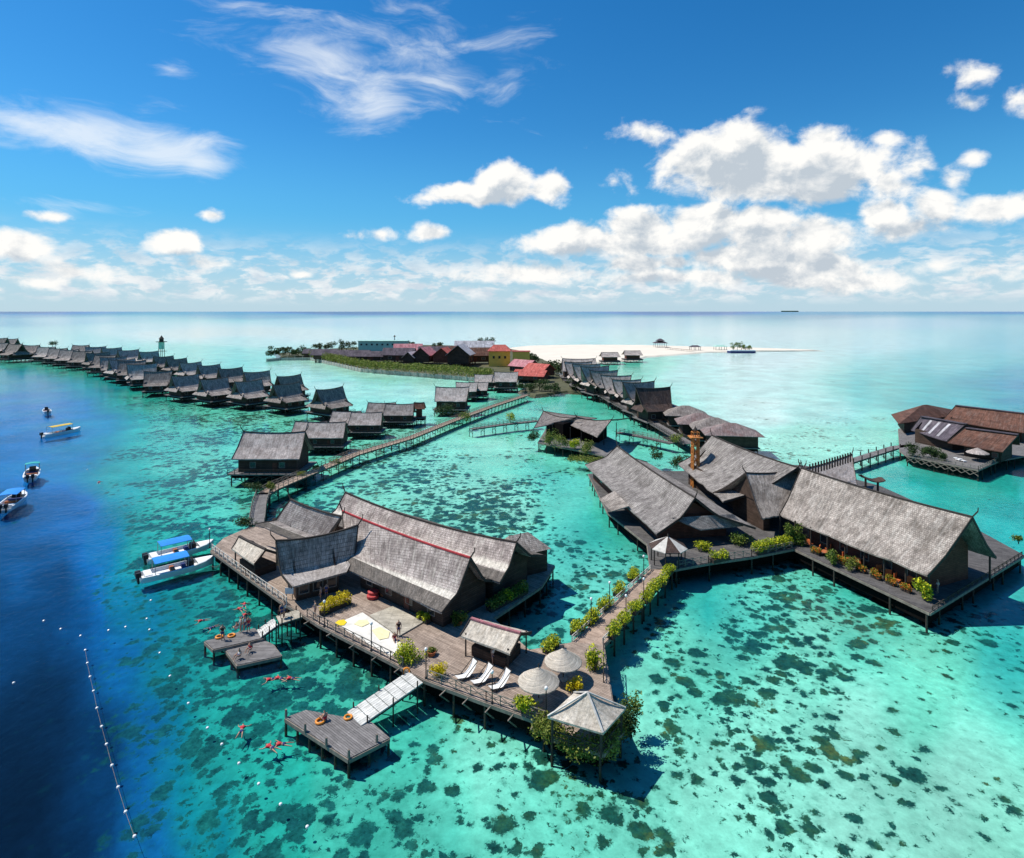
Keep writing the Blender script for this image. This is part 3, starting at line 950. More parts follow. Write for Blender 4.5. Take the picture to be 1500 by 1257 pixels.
    for sgn in ((1, -1) if postn else ()):
        for i in range(postn):
            s = (le + .3) + (re - le - .6) * i / (postn - 1)
            p = A1 + d * s + nrm * (half - .35) * sgn
            post('post', (p.x, p.y, base), ze + .15 - base, .09, M['timber'], root, True)
    if skirts:
        # lean-to roofs under the gables
        for s, sg in ((s0, -1), (s1, 1)):
            zz = ze + (zr - ze) * .30
            a = A1 + d * (s - sg * .1) ; o2 = A1 + d * (s + sg * 2.1)
            g = [[Vector((o2.x, o2.y, ze - .1)) + nrm * hw * 1.02 * k, Vector((a.x, a.y, zz)) + nrm * hw * .72 * k] for k in (1, .34, -.34, -1)]
            uvg = [[(k * hw, 0), (k * hw, 2)] for k in (1, .34, -.34, -1)]
            if (g[1][0] - g[0][0]).cross(g[0][1] - g[0][0]).z < 0: g = g[::-1]; uvg = uvg[::-1]
            mm = MB(); mm.sheet(g, uvg, .14)
            merge(mm.build('gable_skirt_roof', skirtmat or mat, root))
    return roof, F1, F2


def own_deck(root, pts, z=DECK, mat=None, thick=.28, ang=0.0, nx=4, ny=2, rail=False, bed=-1.6, r=.13, brace=True):
    """rectangular platform on stilts under a single house; pts are 4 corners counter-clockwise"""
    cu = sum(pts, Vector()) / 4
    m = MB(); m.prism([p.lerp(cu, .10) for p in pts], .9, z - thick - .02, 0); m.build('under_deck_shade', M['shade_black'], root)  # solid black block added to stand in for shade under the house
    m = MB(); m.prism(pts, z - thick, z, ang)
    dk = m.build('deck', mat or M['deck_grey'], root)
    a, b, c_, d_ = pts
    for i in range(nx):
        for j in range(ny):
            s, t = .04 + .92 * i / (nx - 1), .06 + .88 * j / max(1, ny - 1)
            p = a.lerp(b, s).lerp(d_.lerp(c_, s), t)
            post('stilt', (p.x, p.y, bed), z - thick - bed, r, M['timber'], root)
    if brace:
        for (p, q) in ((a, b), (d_, c_)):
            bm_ = MB()
            for i in range(nx - 1):
                s0, s1 = .04 + .92 * i / (nx - 1), .04 + .92 * (i + 1) / (nx - 1)
                u, v = p.lerp(q, s0), p.lerp(q, s1)
                bm_.beam((u.x, u.y, .25), (v.x, v.y, z - .4), .1, .1)
                bm_.beam((u.x, u.y, z - .4), (v.x, v.y, .25), .1, .1)
            bm_.build('brace', M['timber'], root)
    if rail: railing(root, [pts[0], pts[1]], z)
    return dk


def railing(root, pts, z, h=1.0, step=1.6, mat=None, mids=1, name='railing', w_=.07):
    m = MB()
    for a, b in zip(pts, pts[1:]):
        a = Vector((a.x, a.y, z)); b = Vector((b.x, b.y, z))
        n = max(1, round((b - a).length / step))
        for i in range(n + 1):
            p = a.lerp(b, i / n)
            m.box(p + Vector((0, 0, h / 2)), (w_ * 1.3, w_ * 1.3, h))
        up = Vector((0, 0, 1))
        m.beam(a + up * h, b + up * h, w_, w_)
        for k in range(mids): m.beam(a + up * h * (k + 1) / (mids + 1), b + up * h * (k + 1) / (mids + 1), w_ * .8, w_ * .8)
        for i in range(n):
            p, q = a.lerp(b, i / n), a.lerp(b, (i + 1) / n)
            m.beam(p + up * .1, q + up * h * .95, w_ * .6, w_ * .6)
            m.beam(p + up * h * .95, q + up * .1, w_ * .6, w_ * .6)
    return m.build(name, mat or M['timber_pale'], root)


def platform(name, label, cat, pix, z=DECK, mat='deck', ang=0.0, thick=.3, step=5.0, bed=-1.7, r=.13, group=None, maxn=88, edge=True, under=None, low=.4):
    """big deck from its outline, standing on stilts"""
    pts = [P(px, py, z) for px, py in pix]
    cen = sum(pts, Vector()) / len(pts)
    root = thing(name, label, cat, (cen.x, cen.y, 0), group)
    m = MB(); m.prism(pts, z - thick, z, ang)
    m.build('planks', M[mat], root)
    if edge:
        e = MB()
        for a, b in zip(pts, pts[1:] + pts[:1]): e.beam((a.x, a.y, z - .25), (b.x, b.y, z - .25), .22, .34)
        e.build('edge_beam', M['timber_pale'], root)
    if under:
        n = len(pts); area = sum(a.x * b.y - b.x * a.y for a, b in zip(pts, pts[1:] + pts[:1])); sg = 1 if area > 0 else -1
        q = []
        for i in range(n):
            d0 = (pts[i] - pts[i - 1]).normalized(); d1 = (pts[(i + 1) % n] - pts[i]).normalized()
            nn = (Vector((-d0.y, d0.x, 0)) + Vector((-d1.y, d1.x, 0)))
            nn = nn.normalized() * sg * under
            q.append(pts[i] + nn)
        m = MB(); m.prism(q, low if z > 2 else .1, z - thick - .02, 0); m.build('under_deck_shade', M['shade_black'], root)  # inset black fill, added to darken the gap below the deck like shade
    spots = []
    for a, b in zip(pts, pts[1:] + pts[:1]):
        n = max(1, int((b - a).length / (step * .6)))
        for i in range(n): spots.append(a.lerp(b, i / n).lerp(cen, .012))
    xs = [p.x for p in pts]; ys = [p.y for p in pts]

    def inside(x, y):
        c_ = False
        for a, b in zip(pts, pts[1:] + pts[:1]):
            if (a.y > y) != (b.y > y) and x < (b.x - a.x) * (y - a.y) / (b.y - a.y) + a.x: c_ = not c_
        return c_
    x = min(xs)
    while x < max(xs):
        y = min(ys)
        while y < max(ys):
            if inside(x, y): spots.append(Vector((x, y, 0)))
            y += step * 1.2
        x += step * 1.2
    spots = spots[:maxn] if len(spots) <= maxn else [spots[int(i * len(spots) / maxn)] for i in range(maxn)]
    for p in spots: post('stilt', (p.x, p.y, bed), z - thick - bed, r, M['timber'], root)
    return root, pts


def walkway(name, label, pix, z=DECK, width=2.2, mat='deck_walk', step=3.2, rails=(1, 1), railmat=None, bed=-1.6, group=None, postr=.10, brace=True, maxn=98, cat='walkway', railh=1.0, high=0):
    pts = [P(px, py, z) for px, py in pix]
    cen = sum(pts, Vector()) / len(pts)
    root = thing(name, label, cat, (cen.x, cen.y, 0), group)
    Ls = []; Rs = []
    for i, p in enumerate(pts):
        d = (pts[min(i + 1, len(pts) - 1)] - pts[max(i - 1, 0)]); d.z = 0; d.normalize()
        n = Vector((-d.y, d.x, 0))
        Ls.append(p + n * width / 2); Rs.append(p - n * width / 2)
    m = MB()
    run = 0
    for i in range(len(pts) - 1):
        L = (pts[i + 1] - pts[i]).length
        q = [Rs[i], Rs[i + 1], Ls[i + 1], Ls[i]]
        if (q[1] - q[0]).cross(q[3] - q[0]).z < 0: q = q[::-1]
        lo = [p - Vector((0, 0, .22)) for p in q]
        m.hexa(lo, q)
        m.uv[-5] = [((p - pts[i]).dot((Ls[i] - Rs[i]).normalized()), (p - pts[i]).dot((pts[i + 1] - pts[i]).normalized()) + run) for p in q]
        run += L
    m.build('planks', M[mat], root)
    n_all = sum(max(1, int((b - a).length / step)) for a, b in zip(pts, pts[1:])) * 2
    kf = max(1, n_all / maxn)
    xb = MB()
    for i in range(len(pts) - 1):
        n = max(1, int((pts[i + 1] - pts[i]).length / (step * kf)))
        for j in range(n):
            s = j / n
            l_, r_ = Ls[i].lerp(Ls[i + 1], s), Rs[i].lerp(Rs[i + 1], s)
            for p in (l_, r_): post('stilt', (p.x, p.y, bed), z - .1 - bed + high, postr, M['timber'], root)
            if brace: xb.beam((l_.x, l_.y, .2), (r_.x, r_.y, z - .3), .09, .09); xb.beam((r_.x, r_.y, .2), (l_.x, l_.y, z - .3), .09, .09)
    if brace:
        for K in (Ls, Rs):
            for a, b in zip(K, K[1:]): xb.beam(a - Vector((0, 0, .3)), b - Vector((0, 0, .3)), .12, .16)
        xb.build('brace', M['timber'], root)
    if rails[0]: railing(root, Ls, z, mat=railmat, h=railh)
    if rails[1]: railing(root, Rs, z, mat=railmat, h=railh)
    return root, Ls, Rs


def house(name, label, cat, rL, rR, eL, eR, ze, run, mat, group=None, **kw):
    R1, R2, E1, E2 = frame(rL, rR, eL, eR, ze, run)
    c_ = (R1 + R2) / 2
    root = thing(name, label, cat, (c_.x, c_.y, 0), group)
    gable_parts(root, R1, R2, E1, E2, M[mat], **kw)
    print(name, 'ridge z %.1f len %.1f eave len %.1f' % (R1.z, (R2 - R1).length, (E2 - E1).length))
    return root, R1, R2, E1, E2


def add_wing(root, rL, rR, eL, eR, ze, run, mat, **kw):
    R1, R2, E1, E2 = frame(rL, rR, eL, eR, ze, run)
    print('  wing ridge z %.1f len %.1f eave len %.1f' % (R1.z, (R2 - R1).length, (E2 - E1).length))
    gable_parts(root, R1, R2, E1, E2, M[mat], **kw)
    return R1, R2, E1, E2


# ---- foreground reception lodge: one building of four roofed wings
lodge, LR1, LR2, LE1, LE2 = house('reception_lodge', 'large grey shingled lodge of steep curved wings with a red ridge, nearest the camera', 'lodge',
                                  (501.6, 749), (688.8, 817.6), (509, 834), (647, 897), 4.6, 5.2, 'roof_lodge', kink=[(0, 0), (.31, .17), (.54, .26), (1, 1)], lower=(.31, M['roof_moss']), sag=.25, cap=M['red'], windows=4, door=True, capw=.24)
add_wing(lodge, (506, 721.6), (756, 795), None, (732, 853), 5.4, 5.2, 'roof_lodge', kink=[(0, 0), (.31, .17), (.54, .26), (1, 1)], lower=(.3, M['roof_moss']), sag=.9, windows=2)
add_wing(lodge, (404.6, 792.5), (524, 770), (428, 860), (508, 838), 4.6, 4.6, 'roof_grey', lower=(.56, M['roof_chalet_pale']), kink=[(0, 0), (.62, .13), (.70, .22), (1, 1)], sag=.5, windows=3)
add_wing(lodge, (425.6, 732), (500, 759.5), (374, 768), None, 5.0, 5.2, 'roof_grey', kink=(.5, .30), sag=.2) if False else None
R1, R2 = P(425.6, 732, 10.3), P(500, 757, 10.3)
E1 = P(374, 768, 5.2); E2 = E1 + (R2 - R1); E2.z = 5.2
gable_parts(lodge, R1, R2, E1, E2, M['roof_lodge'], kink=[(0, 0), (.38, .16), (.60, .27), (1, 1)], lower=(.36, M['roof_moss']), sag=.25)
# small hip annex off the back wing
hp = [P(756, 815.5, 5.2), P(808, 804, 5.2)]
a_, b_ = hp
dv = (b_ - a_); nv_ = Vector((-dv.y, dv.x, 0)).normalized() * 5.5
c_, d_ = b_ + nv_, a_ + nv_
rg = ((a_ + d_) / 2 + dv.normalized() * .3 + Vector((0, 0, 2.0)), (b_ + c_) / 2 - dv.normalized() * 2.4 + Vector((0, 0, 2.0)))
mm = MB()
mm.face([a_, b_, rg[1], rg[0]]); mm.face([b_, c_, rg[1]]); mm.face([c_, d_, rg[0], rg[1]]); mm.face([d_, a_, rg[0]]); mm.face([d_, c_, b_, a_])
an = mm.build('annex_roof', M['roof_grey'], lodge)
mm = MB()
q = [x.lerp((a_ + c_) / 2, .16) for x in (a_, b_, c_, d_)]
mm.hexa([Vector((x.x, x.y, DECK)) for x in q], [Vector((x.x, x.y, 5.1)) for x in q])
mm.build('annex_wall', M['wall'], lodge)

DK = [(309, 806), (360, 843), (416, 883), (440, 897), (468, 915), (572, 968), (622, 995), (712, 1028), (800, 1059), (812, 1080), (884, 1102), (914, 1068), (898, 1035), (884, 944), (837, 941), (775, 952), (722, 905),
      (793, 858), (812, 828), (530, 742), (400, 768), (365, 772), (328, 788)]
ang_d = math.radians(-38)
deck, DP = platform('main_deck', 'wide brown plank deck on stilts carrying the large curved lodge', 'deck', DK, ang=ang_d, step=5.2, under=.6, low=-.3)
railing(deck, [P(x, y, DECK) for x, y in [(310, 806), (360, 843), (416, 882.5), (420, 886)]], DECK, mat=M['timber_white'])
railing(deck, [P(x, y, DECK) for x, y in [(450, 903), (468, 914), (572, 967), (590, 977)]], DECK, mat=M['timber_pale'])
railing(deck, [P(x, y, DECK) for x, y in [(626, 995.5), (712, 1027), (799, 1058)]], DECK, mat=M['timber_pale'])
railing(deck, [P(x, y, DECK) for x, y in [(884, 1000), (884, 948)]], DECK, mat=M['timber'])
# bleached diagonal struts under the front edge
for k in range(11):
    st = MB()
    px = 455 + k * 33
    py = 903 + (px - 450) * .52 if px < 622 else 996 + (px - 622) * .36
    p = P(px, py, DECK)
    st.beam(p + Vector((0, 0, -.25)), p + Vector((-.5, -.9, -.25)), .1, .1)
    st.beam(p + Vector((-.5, -.9, -.2)), p + Vector((.3, .4, -1.7)), .1, .1)
    st.build('strut', M['timber_pale'], deck)


def pavilion_posts(root, corners, z0, z1, r=.08):
    for p in corners: post('post', (p.x, p.y, z0), z1 - z0, r, M['timber'], root, True)


# open huts on the main deck
def small_hut(name, label, rL, rR, eL, eR, ze, run, mat, cap, base=DECK, counter=True):
    R1, R2, E1, E2 = frame(rL, rR, eL, eR, ze, run)
    c_ = (R1 + R2) / 2
    root = thing(name, label, 'hut', (c_.x, c_.y, base))
    rf, F1, F2 = gable_parts(root, R1, R2, E1, E2, M[mat], kink=(.5, .42), sag=.05, cap=M[cap], walls=False, finial=False, nu=4, nv=4, capw=.34)
    pavilion_posts(root, [x.lerp((E1 + F2) / 2, .14) for x in (E1, E2, F2, F1)], base, ze + .2)
    if counter:
        m = MB(); d = (E2 - E1).normalized()
        q = [x.lerp((E1 + F2) / 2, .3) for x in (E1, E2, F2, F1)]
        if (q[1] - q[0]).cross(q[3] - q[0]).z < 0: q = q[::-1]
        m.hexa([Vector((x.x, x.y, base)) for x in q], [Vector((x.x, x.y, base + 1.1)) for x in q])
        m.build('counter', M['wall'], root)
    return root


small_hut('bar_hut', 'open deck bar with pale sloping roof and pink ridge beside the sling chairs', (690, 906.5), (762.5, 928), (675, 931), (747, 957.5), 4.2, 2.2, 'thatch', 'roof_pink')
small_hut('jetty_hut', 'small pale roofed hut beside the two moored boats', (350.4, 786), (388.8, 805), (339.6, 804), (372, 826.5), 4.4, 2.0, 'thatch', 'timber')

# square thatched pavilion at the deck corner
cs = [P(802, 1050, 4.2), P(883.4, 1074.4, 4.2), P(916.4, 1037.5, 4.2), P(841, 1014.6, 4.2)]
ctr = sum(cs, Vector()) / 4
pav = thing('thatched_pavilion', 'square open pavilion with pale pyramid roof at the front corner of the deck', 'pavilion', (ctr.x, ctr.y, DECK))
apex = ctr + Vector((0, 0, 1.75))
mm = MB()
for a, b in zip(cs, cs[1:] + cs[:1]):
    am = []; NN = 5
    g = [[a.lerp(b, s / NN).lerp(apex, t / 5) - Vector((0, 0, .18 * math.sin(math.pi * t / 5))) for t in range(6)] for s in range(NN + 1)]
    uvg = [[((s / NN - .5) * (b - a).length * (1 - t / 5), t * .8) for t in range(6)] for s in range(NN + 1)]
    mm.sheet(g, uvg, .16)
rf = merge(mm.build('roof', M['thatch'], pav))
mm = MB()
for a in cs: mm.beam(a + Vector((0, 0, .06)), apex + Vector((0, 0, .06)), .16, .1)
mm.build('hip_ridge', M['timber_white'], rf)
pavilion_posts(pav, [x.lerp(ctr, .12) for x in cs], DECK, 4.3, .1)
q = [x.lerp(ctr, .14) for x in cs]
railing(pav, [q[0], q[1], q[2]], DECK, mat=M['timber'])


# thatched parasols
def parasol(px, py, r, label):
    c_ = P(px, py, DECK + 2.0)
    root = thing('thatched_parasol', label, 'parasol', (c_.x, c_.y, DECK), 'round parasols on the main deck')
    b = Vector((c_.x, c_.y, 0))
    m = MB(); n = 16
    g = [[b + Vector((math.cos(2 * math.pi * i / n) * r * (1 - t), math.sin(2 * math.pi * i / n) * r * (1 - t), DECK + 1.9 + 1.25 * t + .12 * t * t)) for t in (0, .25, .5, .75, .97)] for i in range(n + 1)]
    uvg = [[(2 * math.pi * i / n * r * (1 - t), t * r) for t in (0, .25, .5, .75, .97)] for i in range(n + 1)]
    m.sheet(g, uvg, .1)
    merge(m.build('canopy', M['thatch'], root))
    m = MB(); m.tube(b + Vector((0, 0, DECK)), b + Vector((0, 0, DECK + 3.6)), .06, .05, 8); m.build('pole', M['timber'], root)
    m = MB(); m.lathe(b, [(.45, DECK + .02), (.45, DECK + .2), (.12, DECK + .26)], 10); m.build('base', M['stone'], root)


parasol(789, 996, 2.05, 'round thatched parasol next to the three white sling chairs')
parasol(825, 967, 1.95, 'round thatched parasol at the near end of the flower-lined bridge')

# ---- flower bridge to the restaurant
fb_pts = [(837, 941), (884, 944), (985, 835), (953, 834)]
fb, _ = platform('flower_bridge', 'straight brown plank bridge lined with yellow green flower boxes', 'bridge', fb_pts, mat='deck_walk', ang=math.radians(-36), step=4.4, maxn=40)
railing(fb, [P(838, 940, DECK), P(953.5, 834.5, DECK)], DECK, mat=M['timber_white'], h=.7)
railing(fb, [P(883, 943, DECK), P(984.5, 835.5, DECK)], DECK, mat=M['timber_white'], h=.7)

# ---- restaurant side: deck, three halls, skirt roofs
RD = [(953, 834), (989, 833), (1038, 824), (1101, 815), (1163, 803), (1258, 848), (1362, 897), (1500, 813), (1432, 776), (1290, 712), (1180, 682), (1080, 676), (1000, 690), (915, 690), (862, 694), (890, 750), (948, 796)]
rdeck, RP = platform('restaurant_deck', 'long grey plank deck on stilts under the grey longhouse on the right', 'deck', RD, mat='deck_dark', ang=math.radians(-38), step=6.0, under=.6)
rl = [(992, 832), (1038, 823.5), (1101, 814.5), (1160, 803)]
railing(rdeck, [P(x, y, DECK) for x, y in rl], DECK, mat=M['timber_pale'])
railing(rdeck, [P(x, y, DECK) for x, y in [(1366, 894), (1497, 813)]], DECK, mat=M['timber'], h=.5, mids=0)
lh, *_ = house('longhouse', 'very long pale grey shingled longhouse with open front along the right hand deck', 'longhouse',
               (1174.6, 686), (1424, 757.7), (1141.6, 754.8), (1358, 843.7), 5.2, 7.0, 'roof_grey', kink=(.4, .33), sag=.35, inset=2.0, over=1.1, windows=6, wall=M['wall_red'], postn=9)
add_wing(lh, (1093, 693), (1176, 687), (1116, 759), (1142, 755), 5.2, 7.0, 'roof_grey', kink=(.4, .33), sag=.4, inset=1.5, over=1.2)
h2, *_ = house('dining_hall', 'steep grey hall behind the orange lookout tower, sloping dark towards the lagoon', 'hall',
               (1043, 638), (1169, 685), (993, 680), (1060, 735), 5.2, 9.0, 'roof_dark', kink=(.55, .40), sag=.4, over=1.0)
h1, *_ = house('lagoon_hall', 'broad dark grey gabled hall standing over the green lagoon, left of the orange tower', 'hall',
               (904.4, 654), (1018, 729.5), (857, 681), (961.7, 783), 4.8, 8.0, 'roof_dark', kink=[(0, 0), (.64, .38), (.66, .42), (1, 1)], sag=.3, over=.8, windows=3, wall=M['wall_red'])


def lean_to(root, pix, zs, mat, name='lean_to_roof'):
    q = [P(px, py, z) for (px, py), z in zip(pix, zs)]
    n = 4
    g = [[q[0].lerp(q[1], i / n).lerp(q[3].lerp(q[2], i / n), j / 3) for j in range(4)] for i in range(n + 1)]
    L = (q[1] - q[0]).length; H = (q[3] - q[0]).length
    uvg = [[(i / n * L, j / 3 * H) for j in range(4)] for i in range(n + 1)]
    if (g[1][0] - g[0][0]).cross(g[0][1] - g[0][0]).z < 0: g = g[::-1]; uvg = uvg[::-1]
    m = MB(); m.sheet(g, uvg, .16)
    return merge(m.build(name, mat, root))


lean_to(h1, [(1026, 776), (1089, 769.5), (1074, 753), (985, 758.5)], (4.5, 4.5, 6.2, 6.2), M['roof_dark'], 'gable_skirt_roof')
lean_to(h1, [(878, 731), (896, 749), (922, 741), (900, 719)], (4.3, 4.3, 5.4, 5.4), M['roof_grey'], 'porch_roof')
cr, *_ = house('connector_hall', 'low grey shingled hall between the longhouse ridge and the far footbridge', 'hall',
               (1177, 687), (1247.6, 666), None, (1256, 713), 5.0, 6.5, 'roof_mauve', kink=(.5, .45), sag=.3)
for i in range(16):
    mm = MB()
    s = .12 + .85 * i / 15
    a = P(1177, 687, 10.2).lerp(P(1247.6, 666, 10.2), s)
    mm.beam(a + Vector((0, 0, -1.5)), a + Vector((0, 0, .55)), .22, .22)
    mm.build('ridge_spike', M['timber'], cr)

# eight sided gazebo where the flower bridge meets the curved walkway
gc = P(978.5, 800, 4.4)
gz = thing('gazebo', 'octagonal gazebo with brown and white roof panels beyond the flower bridge', 'gazebo', (gc.x, gc.y, DECK))
R_ = 2.9
ring = [Vector((gc.x + R_ * math.cos(math.pi / 4 * i + .4), gc.y + R_ * math.sin(math.pi / 4 * i + .4), 4.4)) for i in range(8)]
ap = Vector((gc.x, gc.y, 5.9))
mw, mb_ = MB(), MB()
for i in range(8):
    a, b = ring[i], ring[(i + 1) % 8]
    k = mw if i % 2 == 0 else mb_
    dn = Vector((0, 0, -.1))
    k.face([a, b, ap]); k.face([ap + dn, b + dn, a + dn]); k.face([b, a, a + dn, b + dn])
mb_.build('brown_roof_panel', M['roof_brown'], gz); mw.build('white_roof_panel', M['timber_white'], gz)
for p in ring: post('post', Vector((gc.x, gc.y, DECK)).lerp(Vector((p.x, p.y, DECK)), .86), 2.55, .07, M['timber'], gz, True)
mm = MB(); mm.lathe(ap, [(.12, -.1), (.15, .1), (.02, .5)], 8); mm.build('finial', M['timber'], gz)

# orange lookout tower
tb = P(1018.5, 703, 3.4)
tw = thing('lookout_tower', 'slim orange timber lattice tower rising between the dark grey halls', 'tower', (tb.x, tb.y, DECK))
W_ = .66; H0, H1 = DECK, 12.6
for sx in (-1, 1):
    for sy in (-1, 1):
        m = MB(); m.beam((tb.x + sx * W_, tb.y + sy * W_, H0), (tb.x + sx * W_ * .85, tb.y + sy * W_ * .85, H1), .3, .3); m.build('leg', M['orange'], tw)
m = MB()
for i in range(6):
    z0 = H0 + (H1 - H0) * i / 6; z1 = H0 + (H1 - H0) * (i + 1) / 6
    cs_ = [Vector((tb.x + a * W_, tb.y + b * W_, 0)) for a, b in ((-1, -1), (1, -1), (1, 1), (-1, 1))]
    for a, b in zip(cs_, cs_[1:] + cs_[:1]):
        m.beam((a.x, a.y, z0), (b.x, b.y, z1), .16, .16); m.beam((a.x, a.y, z1), (b.x, b.y, z1), .18, .18)
m.build('lattice', M['orange'], tw)
m = MB(); m.box((tb.x, tb.y, H1 + .1), (2.6, 2.6, .25)); m.build('platform', M['orange'], tw)
m = MB()
for a, b in zip(cs_, cs_[1:] + cs_[:1]):
    m.beam((a.x, a.y, H1 + 1.2), (b.x, b.y, H1 + 1.2), .12, .12); m.beam((a.x, a.y, H1 + .2), (a.x, a.y, H1 + 1.2), .14, .14)
m.build('railing', M['orange'], tw)
m = MB(); m.tube((tb.x, tb.y, H1 + .2), (tb.x, tb.y, H1 + 2.6), .07, .05); m.lathe((tb.x, tb.y, H1 + 1.6), [(.5, 0), (.35, .3), (.05, .8)], 8); m.build('beacon', M['timber'], tw)

# ---- footbridge with pointed posts and the brown complex far right
walkway('spiky_footbridge', 'raised footbridge with dark pointed posts leading to the far brown building', [(1243, 676), (1312, 654.5), (1340, 652)], width=2.4, mat='deck_grey', step=4.0, rails=(0, 0), high=1.1, postr=.15)
QD = [(1318, 660), (1328, 667), (1433, 688), (1464, 674), (1520, 664), (1530, 620), (1400, 612), (1316, 628)]
cx, QP = platform('dive_centre_deck', 'grey plank terrace on stilts in front of the brown buildings at far right', 'deck', QD, mat='deck_grey', step=5.0, ang=math.radians(-20))
railing(cx, [QP[1], QP[2], QP[3]], DECK, mat=M['timber_pale'], h=.8)
for i in range(9):
    s0, s1 = QP[1].lerp(QP[2], i / 9), QP[1].lerp(QP[2], (i + 1) / 9)
    xm = MB(); off = Vector((-.05, -.12, 0))
    xm.beam(s0 + off - Vector((0, 0, .4)), Vector((s1.x, s1.y, .3)) + off, .13, .13); xm.beam(s1 + off - Vector((0, 0, .4)), Vector((s0.x, s0.y, .3)) + off, .13, .13)
    xm.build('cross_brace', M['timber_pale'], cx)
q1 = thing('brown_complex', 'rust brown sheet roofed buildings on stilts at the far right edge', 'building', (*P(1420, 640, 0).xy, 0))
add_wing(q1, (1400.6, 594), (1515, 607.5), (1382, 615), (1515, 636), 5.4, 8.0, 'roof_rust', kink=(.5, .5), sag=0, finial=False, capw=1.4, cap=M['roof_slate'], nu=4, nv=3)
add_wing(q1, (1350, 610), (1414.6, 621.5), (1334.8, 629.7), (1386.6, 646.5), 5.0, 5.0, 'roof_slate', kink=(.5, .5), sag=0, finial=False, capw=1.4, cap=M['roof_slate'], nu=4, nv=3)
add_wing(q1, (1414.6, 627), (1491.7, 637), (1388, 648), (1469, 662), 5.0, 6.0, 'roof_rust', kink=(.5, .5), sag=0, finial=False, capw=1.4, cap=M['roof_slate'], nu=4, nv=3, windows=3)
# strips of clear sheet on the middle roof
R1, R2, E1, E2 = frame((1350, 610), (1414.6, 621.5), (1334.8, 629.7), (1386.6, 646.5), 5.0, 5.0)
for s in (.25, .45, .68):
    m = MB(); up = Vector((0, 0, .06))
    a, b = E1.lerp(E2, s), E1.lerp(E2, s + .06); c_, d_ = R1.lerp(R2, s + .06), R1.lerp(R2, s)
    m.face([a.lerp(d_, .1) + up, b.lerp(c_, .1) + up, b.lerp(c_, .85) + up, a.lerp(d_, .85) + up]); m.build('skylight_strip', M['roof_white'], q1)


def hip_roof(root, corners, rise, mat, ridge=.35, base=None, wall=None, zb=DECK):
    a, b, c_, d_ = corners
    if (b - a).cross(d_ - a).z < 0: a, b, c_, d_ = a, d_, c_, b
    L1, L2 = (b - a).length, (d_ - a).length
    ctr = (a + b + c_ + d_) / 4
    ax = (b - a).normalized() * (ridge * L1 / 2)
    r1, r2 = ctr - ax + Vector((0, 0, rise)), ctr + ax + Vector((0, 0, rise))
    m = MB()
    dn = Vector((0, 0, -.15))
    m.face([a, b, r2, r1]); m.face([b, c_, r2]); m.face([c_, d_, r1, r2]); m.face([d_, a, r1])
    m.face([d_ + dn, c_ + dn, b + dn, a + dn])
    for p, q in ((a, b), (b, c_), (c_, d_), (d_, a)): m.face([p + dn, q + dn, q, p])
    o = m.build('roof', mat, root)
    if wall is not None:
        m = MB(); q = [x.lerp(ctr, .2) for x in (a, b, c_, d_)]
        m.hexa([Vector((x.x, x.y, zb)) for x in q], [Vector((x.x, x.y, a.z - .2)) for x in q]); m.build('wall', wall, root)
    return o


def rect_at(c_, lx, ly, ang, z):
    d = Vector((math.cos(ang), math.sin(ang), 0)); n = Vector((-d.y, d.x, 0))
    return [Vector((c_.x, c_.y, z)) + d * lx / 2 * a + n * ly / 2 * b for a, b in ((-1, -1), (1, -1), (1, 1), (-1, 1))]


hip_roof(q1, [P(1316.6, 621, 5.4), P(1395, 609, 5.4), P(1395, 600, 5.4), P(1305.4, 607, 5.4)], 3.6, M['roof_rust'], ridge=.08, wall=M['wall'])

# garden pavilion over the inner lagoon: two crossing gables
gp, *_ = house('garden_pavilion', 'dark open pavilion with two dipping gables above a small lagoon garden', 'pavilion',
               (845, 611), (895.5, 615), (826, 618), (875, 640), 6.0, 7.0, 'roof_chalet_dark', kink=(.5, .45), sag=.6, postn=4, inset=2.6, over=1.3, wall=M['shade_black'])  # black walls paint the shade of the open interior
add_wing(gp, (796, 602.5), (843, 612), (782.4, 627), (823, 618), 6.0, 6.0, 'roof_chalet_dark', kink=(.5, .45), sag=.8, postn=3, inset=2.6, over=1.3, wall=M['shade_black'])  # same black walls for the shaded inside of this wing
gd, _ = platform('garden_deck', 'planted timber platform under the dark double gabled pavilion', 'deck', [(788, 648), (850, 660), (888, 668), (908, 648), (870, 630), (800, 628)], mat='deck_grey', step=4.5)

# ---- walkways
walkway('long_walkway', 'long brown boardwalk on stilts running past the pale roofed chalets to the village', [(385, 724), (400, 715), (520, 665), (600, 641), (660, 617), (720, 595), (772, 578)], width=2.8, step=3.2, railmat=M['timber_pale'])
walkway('cross_walkway', 'narrow dark walkway from the long boardwalk across to the garden pavilion', [(690, 628), (740, 621), (788, 616)], width=2.0, mat='deck_grey', step=4)
walkway('lagoon_walkway', 'short dark walkway from the garden pavilion to the hall behind it', [(905, 633), (945, 640), (985, 649)], width=2.0, mat='deck_grey', step=4)
walkway('row_walkway', 'dark grey boardwalk in front of the grey gabled chalet row on the right', [(828, 556), (852, 563), (905, 592), (955, 618), (1010, 650)], width=3.4, mat='deck_grey', step=4, rails=(1, 1), railmat=M['timber'])
walkway('landing_walkway', 'short grey walkway behind the lodge joining the long boardwalk', [(386, 722), (380, 740), (376, 768)], width=2.6, mat='deck_grey', step=3, railmat=M['timber_pale'])


